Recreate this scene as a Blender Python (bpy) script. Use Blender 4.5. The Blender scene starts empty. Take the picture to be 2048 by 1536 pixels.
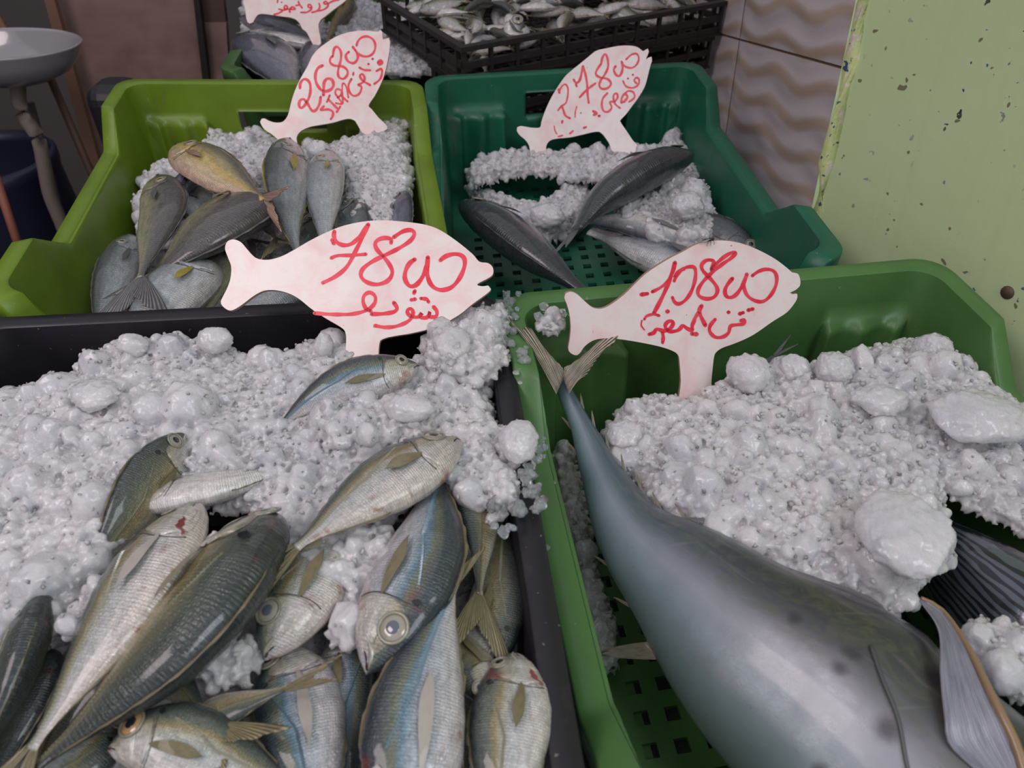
import bpy, math, random
import numpy as np
from mathutils import Vector, Matrix, noise
random.seed(7); rng = np.random.default_rng(11)
sc = bpy.context.scene
# ------------------------------------------------------------------ frame of the sloping display bed
TILT = math.radians(12.0)
BED = Matrix.Translation((0, 0, .80)) @ Matrix.Rotation(TILT, 4, 'X')      # bed coordinates -> world
BEDI = BED.inverted()
# ------------------------------------------------------------------ camera
CH, CP, CR, CF = 0.3551, 0.7249, -0.01155, 1480.0
_R = Vector((1, 0, 0)); _U = Vector((0, math.sin(CP), math.cos(CP))); _F = Vector((0, math.cos(CP), -math.sin(CP)))
RR = math.cos(CR) * _R - math.sin(CR) * _U; UU = math.sin(CR) * _R + math.cos(CR) * _U
cd = bpy.data.cameras.new('camera'); cam = bpy.data.objects.new('camera', cd); sc.collection.objects.link(cam)
m3 = Matrix((RR, UU, -_F)).transposed().to_4x4()
cam.matrix_world = BED @ Matrix.Translation((0, 0, CH)) @ m3
cd.sensor_width = 36; cd.lens = CF / 2048 * 36; cd.clip_start = .01; cd.clip_end = 60
cd.dof.use_dof = True; cd.dof.focus_distance = .62; cd.dof.aperture_fstop = 11.0
sc.camera = cam
# ------------------------------------------------------------------ light
sc.view_settings.view_transform = 'Standard'; sc.view_settings.look = 'None'
sc.view_settings.exposure = 0.0; sc.view_settings.gamma = 1.0
wd = bpy.data.worlds.new('world'); sc.world = wd; wd.use_nodes = True
wd.node_tree.nodes['Background'].inputs[0].default_value = (.655, .66, .71, 1)
wd.node_tree.nodes['Background'].inputs[1].default_value = .80
def area(name, loc, aim, size, sy, power, col):
    l = bpy.data.lights.new(name, 'AREA'); l.shape = 'RECTANGLE'; l.size = size; l.size_y = sy; l.energy = power; l.color = col
    o = bpy.data.objects.new(name, l); sc.collection.objects.link(o); o.location = loc
    o.rotation_euler = (Vector(aim) - Vector(loc)).to_track_quat('-Z', 'Y').to_euler(); return o
area('daylight_from_the_street', (1.3, -1.1, 2.6), (0.1, .35, .8), 1.3, 1.0, 26, (.86, .93, 1.0))
area('shop_lamp', (-1.2, -.5, 2.3), (-.1, .4, .8), .9, .7, 14, (1.0, .85, .86))
# ------------------------------------------------------------------ coordinates
def ray(px, py):
    u = (px - 1024) / CF; v = (768 - py) / CF
    return RR * u + UU * v + _F
def at(px, py, z=0.0):                       # bed point at height z seen at that place
    d = ray(px, py); k = (z - CH) / d.z
    return Vector((d.x * k, d.y * k, z))
def proj(P):
    P = Vector(P) - Vector((0, 0, CH)); z = P.dot(_F); return np.array([1024 + CF * P.dot(RR) / z, 768 - CF * P.dot(UU) / z])
def at_y(px, py, Y):
    d = ray(px, py); k = Y / d.y
    return Vector((d.x * k, Y, CH + d.z * k))
def at_plane(px, py, p0, n):
    d = ray(px, py); o = Vector((0, 0, CH)); k = (p0 - o).dot(n) / d.dot(n)
    return o + d * k
def depth(P): return (P - Vector((0, 0, CH))).dot(_F)
# ------------------------------------------------------------------ object helpers
ROOTS = []
def put(o, label=None, cat=None, group=None, kind=None):
    if label: o['label'] = label
    if cat: o['category'] = cat
    if group: o['group'] = group
    if kind: o['kind'] = kind
    return o
def thing(name, label, cat, loc, group=None):
    o = bpy.data.objects.new(name, None); o.empty_display_size = .02
    sc.collection.objects.link(o); o.location = loc; ROOTS.append(o)
    return put(o, label, cat, group)
def fastmesh(name, V, Fc, smooth=True, uv=None):
    me = bpy.data.meshes.new(name)
    if isinstance(Fc, np.ndarray):
        V = np.asarray(V, np.float32); n, k = Fc.shape
        me.vertices.add(len(V)); me.vertices.foreach_set('co', V.ravel())
        me.loops.add(n * k); me.loops.foreach_set('vertex_index', Fc.astype(np.int32).ravel())
        me.polygons.add(n); me.polygons.foreach_set('loop_start', np.arange(0, n * k, k, dtype=np.int32))
        me.update(calc_edges=True)
    else:
        me.from_pydata([tuple(v) for v in V], [], Fc); me.update()
    if smooth: me.polygons.foreach_set('use_smooth', np.ones(len(me.polygons), bool))
    if uv is not None:
        l = me.uv_layers.new(name='UVMap'); idx = np.zeros(len(me.loops), np.int32); me.loops.foreach_get('vertex_index', idx)
        l.data.foreach_set('uv', np.asarray(uv, np.float32)[idx].ravel())
    me.validate()
    return me
def mk(name, V, Fc, mat, parent=None, smooth=True, uv=None, kind=None, label=None, world=False):
    V = np.array([tuple(v) for v in V], float) if not isinstance(V, np.ndarray) else V.astype(float)
    if parent is None: c = (V.min(0) + V.max(0)) / 2; c[2] = V[:, 2].min()
    else:
        c = np.zeros(3); p = parent
        while p is not None: c += np.array(p.location); p = p.parent
    o = bpy.data.objects.new(name, fastmesh(name, V - c, Fc, smooth, uv)); sc.collection.objects.link(o)
    if parent is None: o.location = c
    else: o.parent = parent
    if parent is None and not world: ROOTS.append(o)
    if mat: o.data.materials.append(mat)
    if kind: o['kind'] = kind
    if label: o['label'] = label
    return o
def box(x0, x1, y0, y1, z0, z1):
    V = [(x, y, z) for x in (x0, x1) for y in (y0, y1) for z in (z0, z1)]
    return V, [(0, 1, 3, 2), (4, 6, 7, 5), (0, 4, 5, 1), (2, 3, 7, 6), (0, 2, 6, 4), (1, 5, 7, 3)]
def grid_faces(n, m, wrap=False):            # n rows of m points
    F = []
    for i in range(n - 1):
        for j in range(m if wrap else m - 1):
            k = (j + 1) % m
            F.append((i * m + j, i * m + k, (i + 1) * m + k, (i + 1) * m + j))
    return F
def tube(pts, r, seg=10, cap=True):
    pts = [Vector(p) for p in pts]; V = []; n = len(pts)
    for i, p in enumerate(pts):
        t = (pts[min(i + 1, n - 1)] - pts[max(i - 1, 0)]).normalized()
        a = t.cross(Vector((0, 0, 1))); a = a.normalized() if a.length > 1e-3 else Vector((1, 0, 0)); b = t.cross(a)
        rr = r[i] if isinstance(r, (list, tuple)) else r
        V += [p + (a * math.cos(2 * math.pi * k / seg) + b * math.sin(2 * math.pi * k / seg)) * rr for k in range(seg)]
    F = grid_faces(n, seg, True)
    if cap: F += [tuple(range(seg))[::-1], tuple(range((n - 1) * seg, n * seg))]
    return V, F
def crom(pts, n):
    P = np.array([tuple(p) for p in pts], float)
    if len(P) == 2: return P[0] + (P[1] - P[0]) * np.linspace(0, 1, n)[:, None]
    Q = np.vstack([2 * P[0] - P[1], P, 2 * P[-1] - P[-2]])
    seg = np.r_[0, np.cumsum(np.linalg.norm(np.diff(P, axis=0), axis=1))]; seg /= seg[-1]
    out = []
    for t in np.linspace(0, 1, n):
        i = min(np.searchsorted(seg, t, side='right') - 1, len(P) - 2); i = max(i, 0)
        u = (t - seg[i]) / max(seg[i + 1] - seg[i], 1e-9)
        a, b, c, d = Q[i], Q[i + 1], Q[i + 2], Q[i + 3]
        out.append(.5 * ((2 * b) + (c - a) * u + (2 * a - 5 * b + 4 * c - d) * u * u + (3 * b - a - 3 * c + d) * u ** 3))
    return np.array(out)
# ------------------------------------------------------------------ material helpers
class M:
    def __init__(s, name, **kw):
        s.m = bpy.data.materials.new(name); s.m.use_nodes = True; s.t = s.m.node_tree
        s.b = s.t.nodes['Principled BSDF']; s.set(**kw)
    def set(s, **kw):
        names = dict(base='Base Color', rough='Roughness', metal='Metallic', coat='Coat Weight', coatr='Coat Roughness', sss='Subsurface Weight',
                     sssr='Subsurface Radius', ssss='Subsurface Scale', trans='Transmission Weight', ior='IOR', spec='Specular IOR Level', alpha='Alpha', normal='Normal')
        for k, v in kw.items():
            i = s.b.inputs[names[k]]
            if hasattr(v, 'is_linked'): s.t.links.new(v, i)
            else: i.default_value = (*v, 1) if k == 'base' and len(v) == 3 else v
    def n(s, typ, out=0, props=None, **ins):
        nd = s.t.nodes.new('ShaderNode' + typ)
        for k, v in (props or {}).items(): setattr(nd, k, v)
        for k, v in ins.items():
            key = int(k[1:]) if k[0] == '_' and k[1:].isdigit() else k.replace('_', ' ')
            i = nd.inputs[key]
            if hasattr(v, 'is_linked'): s.t.links.new(v, i)
            else: i.default_value = (*v, 1) if i.type == 'RGBA' and len(v) == 3 else v
        s.last = nd
        return nd.outputs[out]
    def ramp(s, fac, stops, interp='LINEAR'):
        nd = s.t.nodes.new('ShaderNodeValToRGB'); s.t.links.new(fac, nd.inputs[0]); cr = nd.color_ramp; cr.interpolation = interp
        while len(cr.elements) < len(stops): cr.elements.new(.5)
        for e, (p, c) in zip(cr.elements, stops):
            e.position = p; c = (c, c, c) if isinstance(c, (int, float)) else c; e.color = (*c, 1)
        return nd.outputs[0]
    def mix(s, f, a, b, typ='MIX'): return s.n('Mix', 2, dict(data_type='RGBA', blend_type=typ), **{'_0': f, '_6': a, '_7': b})
    def math(s, op, a, b=0.0): return s.n('Math', 0, dict(operation=op), _0=a, _1=b)
    def obj(s): return s.n('TexCoord', 3)
    def uv(s): return s.n('TexCoord', 2)
    def noise(s, vec, scale, detail=4, rough=.55, dist=0.0): return s.n('TexNoise', 0, Vector=vec, Scale=scale, Detail=detail, Roughness=rough, Distortion=dist)
    def vor(s, vec, scale, feat='F1', out=0, rnd=1.0): return s.n('TexVoronoi', out, dict(feature=feat), Vector=vec, Scale=scale, Randomness=rnd)
    def bump(s, h, strength, dist=.001, normal=None):
        k = dict(Height=h, Strength=strength, Distance=dist)
        if normal is not None: k['Normal'] = normal
        return s.n('Bump', 0, **k)
    def scale(s, vec, sx, sy, sz=1): return s.n('Mapping', 0, Vector=vec, Scale=(sx, sy, sz))
def lin(r, g, b):
    f = lambda c: (c / 255 / 12.92) if c / 255 < .04045 else ((c / 255 + .055) / 1.055) ** 2.4
    return (f(r), f(g), f(b))

def plastic(name, col, dirt=(.12, .11, .09), rough=.38, dirtk=.6):
    m = M(name, rough=rough, spec=.45); o = m.obj()
    n1 = m.noise(o, 18, 5); n2 = m.noise(o, 220, 3); n3 = m.noise(m.scale(o, 1, 1, .25), 60, 4, .6, .8)
    c = m.mix(m.ramp(n1, [(.3, 0), (.75, 1)]), tuple(x * .86 for x in col), tuple(min(1, x * 1.12) for x in col))
    c = m.mix(m.math('MULTIPLY', m.ramp(n3, [(.58, 0), (.74, 1)]), dirtk * .6), c, dirt)
    c = m.mix(m.math('MULTIPLY', m.ramp(n2, [(.70, 0), (.76, 1)]), .35), c, (.42, .40, .34))
    m.set(base=c, rough=m.ramp(n1, [(.3, rough - .06), (.7, rough + .12)]), normal=m.bump(n2, .12, .0006))
    return m.m
M_LIME = plastic('lime_plastic', lin(104, 130, 30)); M_TEAL = plastic('dark_green_plastic', lin(22, 94, 70))
M_GREEN = plastic('mid_green_plastic', lin(78, 118, 64)); M_FAR = plastic('far_green_plastic', lin(58, 94, 48))
M_BLACK = plastic('black_plastic', lin(29, 27, 33), (.05, .045, .04), .42)
M_MESH = plastic('dull_black_plastic', lin(44, 38, 38), (.08, .06, .05), .55)

def make_ice():
    m = M('crushed_ice', rough=.28, ior=1.31, spec=.5); o = m.obj()
    n1 = m.noise(o, 300, 5, .6); n2 = m.noise(o, 28, 3); v = m.vor(o, 420)
    c = m.mix(m.ramp(n2, [(.35, 0), (.65, 1)]), (.64, .635, .675), (.78, .75, .77))
    h = m.math('ADD', n1, m.math('MULTIPLY', v, .6))
    m.set(base=c, sss=.85, sssr=(.9, 1, 1.1), ssss=.014, trans=.20, coat=.5, coatr=.08, rough=m.ramp(n1, [(.35, .16), (.65, .42)]),
          normal=m.bump(h, .35, .0009))
    return m.m
M_ICE = make_ice()
def make_clear():
    m = M('clear_ice', base=(.92, .95, .97), rough=.12, ior=1.31, trans=.85, spec=.5); o = m.obj()
    m.set(normal=m.bump(m.noise(o, 260, 4), .5, .001)); return m.m
M_CLEAR = make_clear()

def fishmat(name, stops, lenscale=110, vscale=34, metal=.3, rough=.28, scalek=.5, irid=.25, spots=None, blood=0, streak=.3):
    """stops run from belly (0) to back (1)"""
    m = M(name, metal=metal * .55, rough=rough, coat=.6, coatr=.1, spec=.5); uv = m.uv(); o = m.obj()
    sep = m.t.nodes.new('ShaderNodeSeparateXYZ'); m.t.links.new(uv, sep.inputs[0]); su, dv = sep.outputs[0], sep.outputs[1]
    rnd = m.n('ObjectInfo', 5)
    nz = m.noise(uv, 5.0, 5, .6)
    f = m.math('ADD', dv, m.math('MULTIPLY', m.math('SUBTRACT', nz, .5), .16))
    c = m.ramp(f, stops)
    # iridescent sheen patches
    n2 = m.noise(m.scale(uv, 2.2, 5), 2.4, 3)
    sheen = m.ramp(n2, [(.25, (.62, .42, .40)), (.45, (.50, .50, .52)), (.6, (.36, .50, .60)), (.8, (.55, .52, .36))])
    c = m.mix(irid, c, m.mix(.5, c, sheen, 'OVERLAY'))
    # scale pattern
    sv = m.vor(m.scale(uv, lenscale, vscale), 1.0, 'F1', 0, .35)
    c = m.mix(m.math('MULTIPLY', m.ramp(sv, [(.2, 0), (.7, 1)]), scalek * .55), c, m.mix(1.0, c, (.42, .43, .44), 'MULTIPLY'))
    # chevron muscle bands of the flank and mottled silver
    wv = m.n('TexWave', 1, dict(bands_direction='X'), Vector=m.scale(uv, 1, .35), Scale=24.0, Distortion=5.0, Detail=3.0, Detail_Scale=3.0)
    mt = m.noise(m.scale(uv, 9, 6), 2.0, 5, .65, .6)
    c = m.mix(.55, c, m.mix(1.0, c, m.ramp(mt, [(.3, (.50, .50, .48)), (.5, (1, 1, 1)), (.7, (1.5, 1.45, 1.45))]), 'MULTIPLY'))
    c = m.mix(m.math('MULTIPLY', wv, streak * .75), c, m.mix(1.0, c, (.55, .55, .55), 'MULTIPLY'))
    if spots:
        sp = m.noise(m.scale(uv, 14, 7), 1.0, 1); c = m.mix(m.ramp(sp, [(.70, 0), (.74, 1)]), c, spots)
    if blood:
        bn = m.noise(m.scale(o, 1, 1, 1), 55, 3, .6)
        hd = m.ramp(su, [(.0, 1), (.28, .9), (.36, 0)])
        fac = m.math('MULTIPLY', m.math('MULTIPLY', m.ramp(bn, [(.60, 0), (.72, 1)]), hd), blood * .65)
        c = m.mix(fac, c, (.28, .03, .03))
        bn2 = m.noise(o, 90, 2, .5); bl = m.ramp(dv, [(.0, 1), (.22, .6), (.3, 0)])
        c = m.mix(m.math('MULTIPLY', m.math('MULTIPLY', m.ramp(bn2, [(.62, 0), (.7, 1)]), bl), blood * .8), c, (.24, .08, .02))
    c = m.mix(m.math('MULTIPLY', rnd, .25), c, m.mix(1.0, c, (.72, .70, .66), 'MULTIPLY'))
    h = m.math('ADD', m.math('ADD', m.math('MULTIPLY', sv, -.7), m.math('MULTIPLY', wv, .5)), m.math('MULTIPLY', m.noise(o, 110, 4), 1.1))
    m.set(base=c, normal=m.bump(h, .55, .0010), rough=m.ramp(m.noise(o, 120, 3), [(.3, rough - .08), (.7, rough + .14)]))
    return m.m
M_JACK = fishmat('silver_jack_skin', [(.0, (.66, .58, .52)), (.22, (.60, .57, .54)), (.45, (.50, .51, .50)), (.58, (.40, .38, .28)), (.64, (.30, .25, .12)), (.72, (.15, .17, .13)), (.9, (.07, .085, .08)), (1, (.05, .06, .06))], blood=.85)
M_JACKD = fishmat('dark_jack_skin', [(.0, (.54, .50, .44)), (.22, (.44, .40, .30)), (.42, (.34, .27, .13)), (.56, (.24, .22, .13)), (.72, (.11, .125, .10)), (1, (.04, .05, .05))], blood=.5, irid=.35)
M_JACKB = fishmat('blue_jack_skin', [(.0, (.62, .55, .54)), (.3, (.52, .52, .54)), (.48, (.40, .44, .48)), (.6, (.14, .24, .30)), (.68, (.16, .18, .12)), (.82, (.06, .08, .09)), (1, (.04, .05, .06))], blood=.8, irid=.4)
M_GOLD = fishmat('golden_bream_skin', [(.0, (.66, .46, .36)), (.25, (.64, .50, .30)), (.45, (.66, .47, .14)), (.62, (.42, .34, .16)), (.8, (.20, .19, .15)), (1, (.12, .11, .09))], metal=.15, scalek=.35, streak=.5, irid=.15)
M_OLIVE = fishmat('olive_bream_skin', [(.0, (.44, .42, .30)), (.3, (.30, .29, .18)), (.5, (.16, .15, .13)), (.75, (.12, .11, .11)), (1, (.09, .08, .08))], metal=.2, scalek=.4, irid=.3)
M_GREY = fishmat('grey_bream_skin', [(.0, (.50, .50, .50)), (.3, (.42, .45, .47)), (.55, (.30, .34, .36)), (.75, (.13, .15, .16)), (1, (.07, .08, .08))], metal=.3, scalek=.7)
M_PALE = fishmat('pale_bream_skin', [(.0, (.58, .56, .55)), (.5, (.46, .50, .52)), (.8, (.34, .38, .40)), (1, (.2, .22, .24))], metal=.3, scalek=.7)
M_BASS = fishmat('sea_bass_skin', [(.0, (.70, .68, .68)), (.2, (.55, .55, .58)), (.36, (.24, .26, .30)), (.6, (.10, .115, .13)), (1, (.045, .05, .055))], 150, 44, metal=.3, scalek=.8, irid=.1, streak=.1)
M_BELLY = fishmat('white_belly_skin', [(.0, (.75, .72, .70)), (.5, (.72, .68, .66)), (.7, (.35, .36, .38)), (1, (.1, .1, .12))], metal=.1, scalek=.3, blood=.5)
M_BLUEB = fishmat('slate_bream_skin', [(.0, (.45, .45, .47)), (.3, (.30, .31, .36)), (.6, (.14, .15, .20)), (1, (.06, .06, .09))], metal=.3, scalek=.7)
M_SARD = fishmat('small_fish_skin', [(.0, (.72, .68, .66)), (.35, (.62, .60, .58)), (.55, (.42, .36, .20)), (.7, (.16, .16, .11)), (1, (.06, .06, .05))], 60, 20, metal=.35, scalek=.3, blood=.5)

def tunamat(spots=()):
    m = M('tuna_skin', metal=.25, rough=.3, coat=.45, coatr=.12, spec=.6); uv = m.uv(); o = m.obj()
    sep = m.t.nodes.new('ShaderNodeSeparateXYZ'); m.t.links.new(uv, sep.inputs[0]); su, dv = sep.outputs[0], sep.outputs[1]
    nz = m.noise(m.scale(uv, 3, 3), 2.0, 5, .6)
    f = m.math('ADD', dv, m.math('MULTIPLY', m.math('SUBTRACT', nz, .5), .12))
    c = m.ramp(f, [(.0, (.13, .17, .17)), (.2, (.17, .22, .24)), (.38, (.25, .30, .33)), (.54, (.30, .31, .35)), (.66, (.17, .17, .19)), (.76, (.065, .068, .075)), (.88, (.035, .038, .042)), (1, (.05, .05, .055))])
    # green-brown mottled back behind the shoulder
    n3 = m.noise(m.scale(uv, 26, 10), 1.0, 5, .6, 1.2)
    fb = m.math('MULTIPLY', m.ramp(n3, [(.45, 0), (.6, 1)]), m.ramp(dv, [(.62, 0), (.72, 1), (.9, 1), (.96, 0)]))
    c = m.mix(m.math('MULTIPLY', fb, .6), c, (.10, .10, .065))
    pk = m.noise(m.scale(uv, 5, 9), 1.5, 3); c = m.mix(m.math('MULTIPLY', m.ramp(pk, [(.58, 0), (.75, 1)]), .35), c, (.34, .27, .26))
    # blue toward the tail
    c = m.mix(m.ramp(su, [(.42, 0), (.75, .55), (1.0, .75)]), c, m.mix(.6, c, (.10, .22, .28)))
    # five dark round spots low on the flank
    for (s0, v0, r) in spots:
        d = m.n('VectorMath', 1, dict(operation='DISTANCE'), _0=m.scale(uv, 1, .30), _1=(s0, v0 * .30, 0))
        d = m.math('ADD', d, m.math('MULTIPLY', m.math('SUBTRACT', m.noise(o, 120, 2), .5), .008))
        c = m.mix(m.ramp(d, [(r * .3, .85), (r * 1.1, 0)]), c, (.03, .03, .035))
    fine = m.noise(m.scale(uv, 14, 120), 6.0, 3); scr = m.noise(m.n('Mapping', 0, Vector=o, Rotation=(0, 0, .7), Scale=(18, 240, 60)), 1.0, 2)
    c = m.mix(m.math('MULTIPLY', m.ramp(scr, [(.66, 0), (.74, 1)]), .045), c, (.75, .78, .8))
    m.set(base=c, normal=m.bump(m.math('ADD', fine, m.noise(o, 70, 4)), .18, .0012), rough=m.ramp(m.noise(o, 60, 4), [(.3, .22), (.7, .44)]))
    return m.m
M_TUNA = tunamat()
def tuna2mat():
    m = M('dark_striped_tuna_skin', metal=.4, rough=.22, coat=.6, coatr=.1); uv = m.uv()
    w = m.n('TexWave', 1, dict(bands_direction='Y'), Vector=m.scale(uv, .8, 1.0), Scale=6.0, Distortion=7.0, Detail=2.0, Detail_Scale=1.3)
    c = m.mix(m.ramp(w, [(.35, 0), (.55, 1)]), (.02, .022, .03), (.11, .13, .16)); m.set(base=c, normal=m.bump(m.noise(m.obj(), 90, 4), .3, .002)); return m.m
M_TUNA2 = tuna2mat()
def finmat(name, c0, c1, n=26):
    m = M(name, rough=.35, coat=.3, sss=.15, ssss=.003); uv = m.uv()
    w = m.n('TexWave', 1, dict(bands_direction='Y'), Vector=uv, Scale=float(n) / 6.3, Distortion=.6, Detail=2.0)
    nz = m.noise(uv, 6, 3)
    c = m.mix(m.ramp(w, [(.25, 0), (.7, 1)]), c0, c1); c = m.mix(m.math('MULTIPLY', m.ramp(nz, [(.45, 0), (.7, 1)]), .5), c, c0)
    m.set(base=c, normal=m.bump(w, .5, .0008)); return m.m
F_OLIVE = finmat('olive_fin', (.10, .085, .05), (.36, .31, .17)); F_GREY = finmat('grey_fin', (.07, .07, .075), (.24, .24, .24))
F_YEL = finmat('yellow_fin', (.16, .13, .03), (.62, .48, .08)); F_TUNA = finmat('tuna_fin', (.045, .035, .03), (.50, .44, .33), 60)
F_PINK = finmat('pinkish_fin', (.20, .12, .09), (.50, .34, .26)); F_PALE = finmat('pale_fin', (.42, .38, .34), (.60, .55, .50), 40)
F_STEEL = finmat('steel_fin', (.10, .10, .14), (.50, .50, .58), 90)
def simple(name, col, rough=.4, **k): m = M(name, base=col, rough=rough, **k); return m.m
E_SILVER = simple('silver_iris', (.34, .31, .25), .2, coat=.8, metal=.1); E_GOLD = simple('gold_iris', (.42, .26, .12), .15, coat=1.0)
E_RED = simple('red_iris', (.32, .10, .06), .15, coat=1.0); E_PUP = simple('black_pupil', (.012, .014, .02), .05, coat=1.0); E_CLOUD = simple('clouded_pupil', (.10, .12, .15), .1, coat=1.0)
M_MOUTH = simple('dark_mouth', (.05, .02, .02), .3); M_GORE = simple('raw_red_gill', (.20, .045, .04), .3, coat=.5)
M_GROOVE = simple('shadowed_gill_slit', (.06, .055, .045), .4); M_SPOTB = simple('black_gill_spot', (.015, .016, .018), .2, coat=.5)
M_HEADS = fishmat('head_skin', [(.0, (.62, .56, .50)), (.4, (.52, .50, .46)), (.62, (.36, .33, .24)), (.8, (.15, .15, .13)), (1, (.07, .07, .07))], 18, 7, scalek=.1, streak=0, blood=.7, irid=.4)
# ------------------------------------------------------------------ crates
def crate(name, label, mat, x0, y0, yaw, sh, w, D, z0, c=.095, dr=.039, rb=.043, rf=.055, h=.15, slot=None, rimw=.018, cap=-.046, step=True, floorpitch=.0212, taper=.012, pillars=True, fh=0.0):
    root = thing(name, label, 'crate', (x0, y0 - D / 2, z0 - h - .012))
    cy, sy = math.cos(yaw), math.sin(yaw)
    def W(u, t, z):
        lx = u - sh * t; ly = -t
        return (x0 + lx * cy - ly * sy, y0 + lx * sy + ly * cy, z0 + z)
    r = .028
    def outline(off):
        pts = []; R = max(r - off * .3, .006); a, b = w / 2 - off, off
        cs = [(a - R, b + R, -90, 0), (a - R, D - off - R, 0, 90), (-a + R, D - off - R, 90, 180), (-a + R, b + R, 180, 270)]
        for k, (cx, ct, a0, a1) in enumerate(cs):
            for i in range(9):
                an = math.radians(a0 + (a1 - a0) * i / 8); pts.append((cx + R * math.cos(an), ct + R * math.sin(an)))
            nx = cs[(k + 1) % 4]; an = math.radians(nx[2]); q = (nx[0] + R * math.cos(an), nx[1] + R * math.sin(an)); p = pts[-1]
            n = 90 if k in (1, 3) else 90
            for i in range(1, n): pts.append((p[0] + (q[0] - p[0]) * i / n, p[1] + (q[1] - p[1]) * i / n))
        return pts
    base = outline(0); N = len(base)
    def zr(u, t):
        if fh and t > D - .03 and abs(u) < w / 2 - .022: return -fh * min(1, (w / 2 - .022 - abs(u)) / .03)
        if not step or abs(u) < w / 2 - .012: return 0.0
        if t < c: return 0.
        if t < c + rb: return -dr * (t - c) / rb
        if t < D - c - rf: return -dr
        if t < D - c: return -dr * (D - c - t) / rf
        return 0.
    ZR = [zr(*p) for p in base]
    lv = [-.004, -.012, -.020, -.030, cap + .001, cap - .001, -.055, -.065, -.08, -.10, -.125, -h]
    if slot: lv = sorted(set(lv + [slot[2], slot[3]]), reverse=True)
    def ring(off, zf, bul=None):
        o = outline(off); return [W(o[i][0], o[i][1], zf(i)) for i in range(N)], o
    V = []; F = []; rings = []
    def bulge(u, t, z):
        if not pillars or z > cap: return 0
        e = w / 2 - abs(u); d = 0
        if t < .06 or t > D - .06:
            if .030 < e < .105: d = .011 + .004 * math.cos((e - .030) / .075 * 4 * math.pi)
        return d
    # rim
    spec = [(.004, -.020), (0.0, -.016), (0.0, -.0015), (.0015, 0.0), (rimw - .0015, 0.0), (rimw, -.0015)]
    for off, dz in spec:
        rg, _ = ring(off, lambda i: ZR[i] + dz); V += rg
    Fr = grid_faces(len(spec), N, True)
    mk('rim', V, Fr, mat, root)
    # inner wall with fluted pillars, outer wall
    V = []; F = []
    allv = [('top', 0)] + [(z, 0) for z in lv]
    for z, _ in allv:
        off0 = rimw + (0 if z == 'top' else taper * (-z / h))
        o = outline(off0); oi = outline(off0 + .02)
        for i in range(N):
            zz = ZR[i] - .001 if z == 'top' else min(z, ZR[i] - .0012)
            k = bulge(o[i][0], o[i][1], zz) / .02
            V.append(W(o[i][0] + (oi[i][0] - o[i][0]) * k, o[i][1] + (oi[i][1] - o[i][1]) * k, zz))
    nl = len(allv); vin = list(V)
    zs = [0] + lv
    def inslot(i, a, b):
        if not slot: return False
        u, t = base[i]; u2, t2 = base[(i + 1) % N]
        return t < .005 and t2 < .005 and slot[0] < (u + u2) / 2 < slot[1] and zs[a] <= slot[3] + 1e-6 and zs[b] >= slot[2] - 1e-6
    for a in range(nl - 1):
        for i in range(N):
            if inslot(i, a, a + 1): continue
            j = (i + 1) % N; F.append((a * N + i, (a + 1) * N + i, (a + 1) * N + j, a * N + j))
    nb = len(V)
    for z, _ in allv:
        off0 = .008 + (0 if z == 'top' else taper * (-z / h)); o = outline(off0)
        for i in range(N): V.append(W(o[i][0], o[i][1], ZR[i] - .001 if z == 'top' else min(z, ZR[i] - .0012)))
    for a in range(nl - 1):
        for i in range(N):
            if inslot(i, a, a + 1): continue
            j = (i + 1) % N; F.append((nb + a * N + i, nb + a * N + j, nb + (a + 1) * N + j, nb + (a + 1) * N + i))
    if slot:
        a0 = zs.index(slot[3]); a1 = zs.index(slot[2]); cols = [i for i in range(N) if inslot(i, a0, a0 + 1)]
        for i in cols:
            j = (i + 1) % N
            for a in (a0, a1): F.append((a * N + i, a * N + j, nb + a * N + j, nb + a * N + i))
        for i in (cols[0], (cols[-1] + 1) % N):
            for a in range(a0, a1): F.append((a * N + i, (a + 1) * N + i, nb + (a + 1) * N + i, nb + a * N + i))
    mk('wall', V, F, mat, root)
    # perforated floor
    V = []; F = []; m_ = rimw + taper - .002; uw = w - 2 * m_; tw = D - 2 * m_; nu = int(uw / floorpitch); nt = int(tw / floorpitch); pu = uw / nu; pt = tw / nt; q = .27
    for i in range(nu):
        for j in range(nt):
            u0 = -w / 2 + m_ + i * pu; t0 = m_ + j * pt; b = len(V)
            for z in (-h, -h - .004):
                for (x, y) in ((0, 0), (1, 0), (1, 1), (0, 1)): V.append(W(u0 + x * pu, t0 + y * pt, z))
                for (x, y) in ((0, 0), (1, 0), (1, 1), (0, 1)): V.append(W(u0 + (q + x * (1 - 2 * q)) * pu, t0 + (q + y * (1 - 2 * q)) * pt, z))
            edge = i in (0, nu - 1) or j in (0, nt - 1)
            if edge: F += [(b, b + 1, b + 2, b + 3), (b + 8, b + 11, b + 10, b + 9)]; continue
            for k in range(4):
                l = (k + 1) % 4
                F += [(b + k, b + l, b + 4 + l, b + 4 + k), (b + 4 + k, b + 4 + l, b + 12 + l, b + 12 + k), (b + 8 + k, b + 12 + k, b + 12 + l, b + 8 + l)]
    mk('perforated_floor', V, F, mat, root, smooth=False)
    # feet ribs under the floor so that it stands on the bed
    for s in (-1, 1):
        u = s * (w / 2 - m_ - .03); P = [W(u - .004, m_, -h - .004), W(u + .004, m_, -h - .004), W(u + .004, D - m_, -h - .004), W(u - .004, D - m_, -h - .004)]
        Q = [(x, y, z0 - h - .012) for x, y, z in P]
        mk('runner', P + Q, [(0, 1, 2, 3), (7, 6, 5, 4)] + [(k, 4 + k, 4 + (k + 1) % 4, (k + 1) % 4) for k in range(4)], mat, root, smooth=False)
    return root, W
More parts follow.
